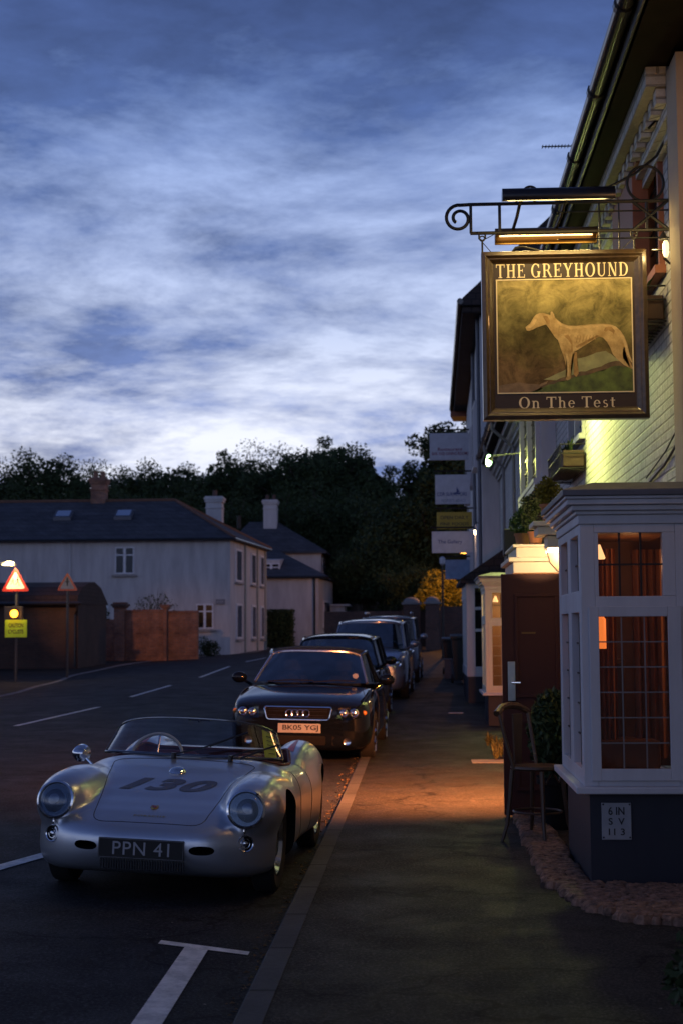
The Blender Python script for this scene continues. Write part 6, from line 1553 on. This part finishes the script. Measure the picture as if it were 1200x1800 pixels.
# garden walls with piers
GY = 58
def gwall(label, pa, pb, top, D, mat, coping=True):
    t = thing('garden_wall', label, 'wall', (pxx((pa+pb)/2, D), D, gz(D)), 'brick garden walls beside the long white house')
    x0, x1 = pxx(pa, D), pxx(pb, D); zt = pzz(top, D)
    mb = MB(); mb.box(x0, x1, D, D+.24, gz(D)-.3, zt); obj('brickwork', mb, mat, t)
    mb = MB()
    x = x0
    while x < x1-.01: mb.box(x, min(x+.11, x1), D-.03, D+.27, zt, zt+.10+rg.uniform(-.008, .008)); x += .117
    obj('coping', mb, mat, t); return t
def gpier(label, pa, pb, top, D, mat, cap='flat'):
    t = thing('gate_pier', label, 'gate pier', (pxx((pa+pb)/2, D), D, gz(D)), 'brick piers in the garden wall')
    x0, x1 = pxx(pa, D), pxx(pb, D); zt = pzz(top, D)
    mb = MB(); mb.box(x0, x1, D-.10, D+.36, gz(D)-.3, zt); obj('pier', mb, mat, t)
    mb = MB(); mb.box(x0-.06, x1+.06, D-.16, D+.42, zt, zt+.07); mb.box(x0-.11, x1+.11, D-.21, D+.47, zt+.07, zt+.16); mb.box(x0-.04, x1+.04, D-.14, D+.4, zt+.16, zt+.22) if cap == 'flat' else None
    obj('cap', mb, M_darkbrick if cap == 'flat' else mat, t, bevel=.01)
gwall('low brick garden wall between the dark shed and the tall gate pier', 137, 200, 1091, 58.4, M_redbrick)
gpier('tall capped brick pier between the low wall and the orange lit wall', 197, 216, 1066, 58.2, M_redbrick)
gwall('orange lit brick garden wall left of the slim pier', 216.5, 284, 1074, 58.3, M_redbrick)
gpier('slim brick pier between the two orange lit walls', 284.5, 291, 1068, 58.1, M_redbrick, 'b')
gwall('orange lit brick garden wall ending by the round bush', 291.5, 346, 1076, 58.3, M_redbrick)
# shed with tiled roof
sh = thing('tiled_outbuilding', 'low dark brick outbuilding with a sagging tiled roof behind the road signs', 'outbuilding', (-15, 50, 0))
mb = MB(); mb.box(-22, pxx(132, 50), 50, 54.5, .0, 2.75); obj('wall', mb, brick('sooty brick', (.08, .045, .035), (.055, .038, .032), (.06, .05, .045), stain=.5), sh)
mb = MB(); P_ = [(49.7, 2.62), (49.9, 2.95), (50.6, 3.25), (51.5, 3.42), (52.4, 3.48), (53.5, 3.3), (54.8, 2.7)]
mb.prism_x(P_, -22.3, pxx(133, 50)); obj('roof', mb, M_tile, sh)
mb = MB(); mb.tube([(-22, 49.62, 2.68), (pxx(141, 50), 49.62, 2.66)], .06, 8); mb.tube([(pxx(134, 50), 49.66, 2.62), (pxx(133.5, 50), 49.7, 2.42), (pxx(128, 50), 49.9, 2.28), (pxx(128, 50), 49.93, .5)], .045, 6); obj('gutter', mb, M_pipe, sh)
# left boundary wall, lit by the street lamp outside the picture
mb = MB(); mb.box(-14.3, -13.05, 38, 45, .1, 2.4); mb.box(-14.35, -13.0, 37.95, 45.05, 2.4, 2.5); o = obj('side_wall', mb, M_redbrick); tag(o, 'brick wall at the left edge behind the flashing beacon', 'wall')
# ---------------- road signs
def tri_sign(name, label, px, py, D, s, lit, base_py, people=True):
    x, y, z = at(px, py, D)
    t = thing(name, label, 'road sign', (x, y, gz(y)))
    h = s*.866
    def tri(k, yy, th, mat, nm, par=None):
        rr = .05*s; pts = []
        cx, cz = x, z
        for a in (90, 210, 330):
            c = (cx+k*s*.577*math.cos(R(a)), cz-h*.1667+k*s*.577*math.sin(R(a)))
            for da in (-50, -25, 0, 25, 50): pts.append((c[0]-rr*.9*math.cos(R(a))+rr*math.cos(R(a+da)), c[1]-rr*.9*math.sin(R(a))+rr*math.sin(R(a+da))))
        mb = MB(); mb.prism_y(pts, yy-th, yy); return obj(nm, mb, mat, par or t)
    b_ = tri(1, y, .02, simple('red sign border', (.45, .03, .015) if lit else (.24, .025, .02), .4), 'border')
    f = tri(.68, y-.0205, .003, simple('white sign face', (.80, .78, .70), .4) if lit else simple('unlit sign face', (.30, .30, .32), .6), 'face', b_)  # unlit sign: its shade is put into a darker face colour
    mb = MB(); yy = y-.025; k = s/.75
    def seg(pts, r): mb.tube([(x+p[0]*k, yy, z-h*.10+p[1]*k) for p in pts], r*k, 6)
    if people:
        for ox, sc_ in ((-.075, .85), (.065, 1.05)):
            S = lambda p: (ox+p[0]*sc_, p[1]*sc_)
            mb.disc((x+S((0, .115))[0]*k, yy, z-h*.10+S((0, .115))[1]*k), (0, 1, 0), .024*sc_*k, .006)
            seg([S((.0, .085)), S((.005, .0))], .017*sc_); seg([S((.005, .01)), S((.035, -.05)), S((.045, -.11))], .011*sc_); seg([S((.005, .01)), S((-.03, -.05)), S((-.065, -.09))], .011*sc_)
            seg([S((.0, .075)), S((.045, .04)), S((.06, .055))], .008*sc_); seg([S((.0, .075)), S((-.045, .03)), S((-.06, -.01))], .008*sc_)
    else:
        seg([(0, .20), (0, -.10)], .022); seg([(0, .20), (0, .215)], .03); seg([(-.095, .06), (.095, .06)], .016); mb.prism_y([(x-.045*k, z-h*.1+.10*k), (x+.045*k, z-h*.1+.10*k), (x, z-h*.1+.21*k)], yy-.004, yy)
    obj('symbol', mb, M_blk, t)
    mb = MB(); zb = gz(y); mb.tube([(x+(.02 if lit else 0), y+.05, zb-.1), (x+(.02 if lit else 0), y+.05, z+h*.3)], .038, 10); obj('post', mb, simple('grey galvanised post', (.09, .09, .09), .5, .4), t, smooth=True)
    return t, x, y, z
t, x, y, z = tri_sign('warning_sign', 'lit red triangle sign with two black walking figures over an amber beacon', 19, 1014, 40, .72, True, 1190)
mb = MB(); mb.prism_x([(y-.36, z+.40), (y+.0, z+.37), (y+.0, z+.42), (y-.36, z+.47)], x-.32, x+.02); lh = obj('lamp_hood', mb, simple('pale lamp hood', (.7, .7, .6), .4), t, bevel=.01)
mb = MB(); mb.box(x-.28, x-.0, y-.34, y-.1, z+.375, z+.392); obj('lamp_tube', mb, emis('sign light tube', (1, .82, .42), 5), lh)
light('AREA', 'sign_light', (x-.05, y-.42, z+.42), 24, (1, .72, .30), t, size=.25, aim=(x, y, z-.05))
mb = MB(); bz = pzz(1075, 40); bx = pxx(18.5, 40); mb.box(x-.30, x+.22, y-.06, y+.02, bz-.20, bz+.20); bb = obj('beacon_backing', mb, M_black, t, bevel=.02)
mb = MB(); mb.lathe([(.12, 0), (.125, .06), (.118, .06), (.112, .02), (.001, .02)], (bx, y-.06, bz), (0, -1, 0), 20); obj('beacon_hood', mb, M_black, bb, smooth=True)
mb = MB(); mb.lathe([(.108, .0), (.10, .04), (.06, .07), (.001, .08)], (bx, y-.062, bz), (0, -1, 0), 20); obj('beacon_lens', mb, emis('amber beacon lens', (1, .36, .02), 9), bb, smooth=True)
light('POINT', 'beacon_light', (bx, y-.28, bz), 5, (1, .38, .05), t, shadow_soft_size=.08)
yx0, yx1, yz0, yz1 = pxx(2, 40), pxx(41.5, 40), pzz(1117, 40), pzz(1086, 40)
mb = MB(); mb.box(yx0, yx1, y-.07, y-.045, yz0, yz1); yp = obj('caution_panel', mb, simple('fluorescent yellow panel', (.42, .72, .02), .5), t, bevel=.004)
flat_text('lettering', 'CAUTION', M_blk, yp, ((yx0+yx1)/2, y-.07, yz1-.15), .11, .40, bold=.02); flat_text('lettering', 'CYCLISTS', M_blk, yp, ((yx0+yx1)/2, y-.07, yz1-.32), .11, .42, bold=.02)
tri_sign('junction_sign', 'unlit red bordered triangle sign with a black junction arrow on a tall post', 112.5, 1019, 43, .58, False, 1170, people=False)
# street lamp off the left edge that warms the walls and pavement
st = thing('street_lamp', 'sodium street lamp at the left pavement, outside the picture', 'street lamp', (-13.0, 50, 0))
mb = MB(); mb.tube([(-12.6, 49.3, .3), (-12.6, 49.3, 4.9)], [.08, .05], 8); obj('post', mb, M_iron, st)
bpy.data.objects.remove([c for c in st.children][0]); 
mb = MB(); mb.tube([(-12.4, 36.0, .1), (-12.4, 36.0, 5.2), (-12.0, 36.4, 5.5)], .06, 8); obj('post', mb, M_iron, st)
mb = MB(); mb.ball((-11.9, 36.5, 5.48), (.26, .12, .08)); obj('lamp_head', mb, emis('sodium lamp', (1, .42, .06), 6), st)
st.location = (-12.4, 36, 0)
for c in st.children: c.data.transform(Matrix.Translation((-13.0+12.4, 50-36, 0)))
light('SPOT', 'sodium_light', (-12.1, 36.8, 5.3), 60, (1, .38, .06), st, shadow_soft_size=.12, spot_size=R(80), spot_blend=.5, aim=(-12.6, 38.5, 0))
light('SPOT', 'wall_beam', (-12.1, 36.6, 5.3), 2200, (1, .40, .10), st, spot_size=R(19), spot_blend=.9, shadow_soft_size=.1, aim=(pxx(246, 58), 58, 1.2))

# ================================================================ trees
def tree_mesh(seed, rx, rz, h, n=15000, leaf=.25, blobs=44):
    rg = random.Random(seed); tr = MB(); cr = MB()
    bl = []
    for _ in range(blobs):
        v = Vector((rg.gauss(0, 1), rg.gauss(0, 1), rg.gauss(0, 1))).normalized()*rg.uniform(.35, .95)
        bl.append((Vector((v.x*rx, v.y*rx, h-rz+v.z*rz*.92)), rg.uniform(.16, .32)*rx))
    top = Vector((0, 0, h-rz*1.1))
    tr.tube([(0, 0, -1), (.1, 0, (h-rz)*.4), top], [.42, .32, .2], 8)
    for c, r in bl[::2]: tr.tube([Vector((0, 0, (h-rz)*.6)), (Vector((0, 0, h-rz*1.3))+c)/2, c], [.16, .09, .03], 5)
    leafball(cr, (0, 0, h-rz), (rx*.62, rx*.62, rz*.66), n//3, leaf*1.6, rg, .25)
    for c, r in bl: leafball(cr, c, (r, r, r*.8), n*2//3//blobs, leaf, rg, .15)
    return tr, cr
protos = []; tops = []
for i, (rx, rz, h) in enumerate(((5.2, 5.0, 14), (6.2, 5.6, 16), (4.4, 5.8, 15), (5.6, 4.4, 12), (3.0, 5.2, 13))):
    tr, cr = tree_mesh(40+i, rx, rz, h)
    t = thing('background_tree', 'tmp', 'tree', (0, 0, 0), 'dark trees on the hillside behind the houses', world=False)
    obj('trunk', tr, M_bark, t); cro = obj('crown', cr, M_leafd, t); tops.append(float(np.percentile([v.co.z for v in cro.data.vertices], 99.3)))
    protos.append(t)
rg = random.Random(9)
# silhouette tops (px, py of the top, distance, width factor) read off the skyline
spots = [(-40, 850, 118, 1, 'left'), (20, 828, 120, 0, 'l'), (75, 797, 122, 0, ''), (120, 826, 118, 2, ''), (180, 808, 128, 1, ''), (240, 826, 124, 3, ''), (300, 812, 126, 0, ''), (345, 830, 118, 4, ''),
         (395, 790, 122, 2, ''), (440, 779, 126, 1, ''), (500, 792, 128, 1, ''), (550, 785, 120, 0, ''), (590, 771, 124, 2, ''), (628, 790, 122, 4, ''), (655, 822, 118, 4, ''),
         (690, 866, 116, 4, ''), (735, 890, 122, 1, ''), (560, 850, 108, 1, ''), (620, 865, 106, 3, ''), (680, 880, 104, 1, ''), (720, 900, 100, 0, ''), (480, 850, 112, 1, ''), (640, 960, 92, 3, ''), (700, 965, 90, 3, ''), (590, 955, 96, 1, ''),
         (758, 812, 96, 4, ''), (795, 748, 92, 4, ''), (822, 742, 88, 4, ''), (760, 850, 92, 3, ''), (10, 860, 104, 3, ''), (90, 860, 106, 1, ''), (210, 855, 106, 3, ''), (300, 860, 104, 3, ''), (400, 860, 108, 1, ''), (735, 990, 84, 3, ''), (820, 900, 90, 1, '')]
heights = tops
used = set()
TREE_LABELS = [
 'wide dark tree at the far left edge of the skyline', 'rounded dark tree over the left end of the long roof', 'tallest rounded tree of the left group, above the two triangle signs',
 'tall oval dark tree just left of the brick chimney', 'wide dark tree just right of the brick chimney', 'low bushy tree on the skyline above the second skylight',
 'rounded tree on the skyline over the right end of the slate ridge', 'slender airy tree just left of the nearer white chimney', 'tall oval tree standing right over the nearer white chimney',
 'wide skyline tree between the two white chimneys', 'wide skyline tree directly over the farther white chimney', 'broad rounded skyline tree just right of the farther white chimney',
 'tall oval tree forming the highest point of the skyline', 'slender tree just right of the highest point of the skyline', 'slender tree where the skyline starts to drop to the right',
 'slender low tree at the foot of the dip in the skyline', 'wide low tree under the dip, left of the hanging shop signs', 'wide tree below the skyline, right of the farther white chimney',
 'bushy tree below the highest point of the skyline', 'wide tree under the drop in the skyline, halfway down the wood', 'rounded tree halfway down the wood, left of the yellow shop sign',
 'wide tree below the skyline, peering over the farther white chimney', 'low bushy tree beside the farther white house, above the people carrier', 'low bushy tree above the roof of the farthest parked car',
 'wide low tree rising right behind the farther white house', 'slender tree just left of the topmost shop sign', 'slender tree peeping over the topmost shop sign',
 'slender tree between the topmost shop sign and the tall house', 'bushy tree seen left of the two upper shop signs', 'low bushy tree behind the left end of the long roof',
 'wide low tree behind the long roof, over the first skylight', 'low bushy tree behind the ridge over the second skylight', 'low bushy tree behind the right end of the slate ridge',
 'wide low tree behind the nearer white chimney', 'lowest bushy tree, just left of the orange lit bush', 'wide tree hidden behind the stacked shop signs']
labels = []
for i, (px, py, D, k, _) in enumerate(spots):
    t = protos[k] if k not in used else copy_tree(protos[k])
    used.add(k)
    gh = 1.0+max(0, D-100)*.10 + (0 if D > 95 else 0)
    top = pzz(py, D); s = (top-gh)/heights[k]
    t.location = (pxx(px, D), D+rg.uniform(-1, 1), gh-.3); t.scale = (s*(1.0 if s > .9 else 1.15),)*2+(s,); t.rotation_euler = (0, 0, rg.uniform(0, 6.28))
    t['label'] = TREE_LABELS[i]
for k, p in enumerate(protos):
    if k not in used: pass
# the wood behind them reads as one mass
mb = MB(); rgw = random.Random(77)
for k in range(75):
    x = rgw.uniform(-48, 14); D = rgw.uniform(128, 150); tp = 8.0+rgw.uniform(-1, 3.0)+(2.5 if -26 < x < -4 else 0)
    if x > -7: tp -= 5
    leafball(mb, (x, D, tp-3.0), (4.2, 3, 5.2), 380, 1.0, rgw, .3)
    leafball(mb, (x, D-8, 2.5), (4.2, 3, 4.5), 200, 1.1, rgw, .3)
o = obj('distant_wood', mb, M_leafd); tag(o, kind='stuff'); o['label'] = 'distant dark wood filling the hillside behind the trees'; o['category'] = 'wood'
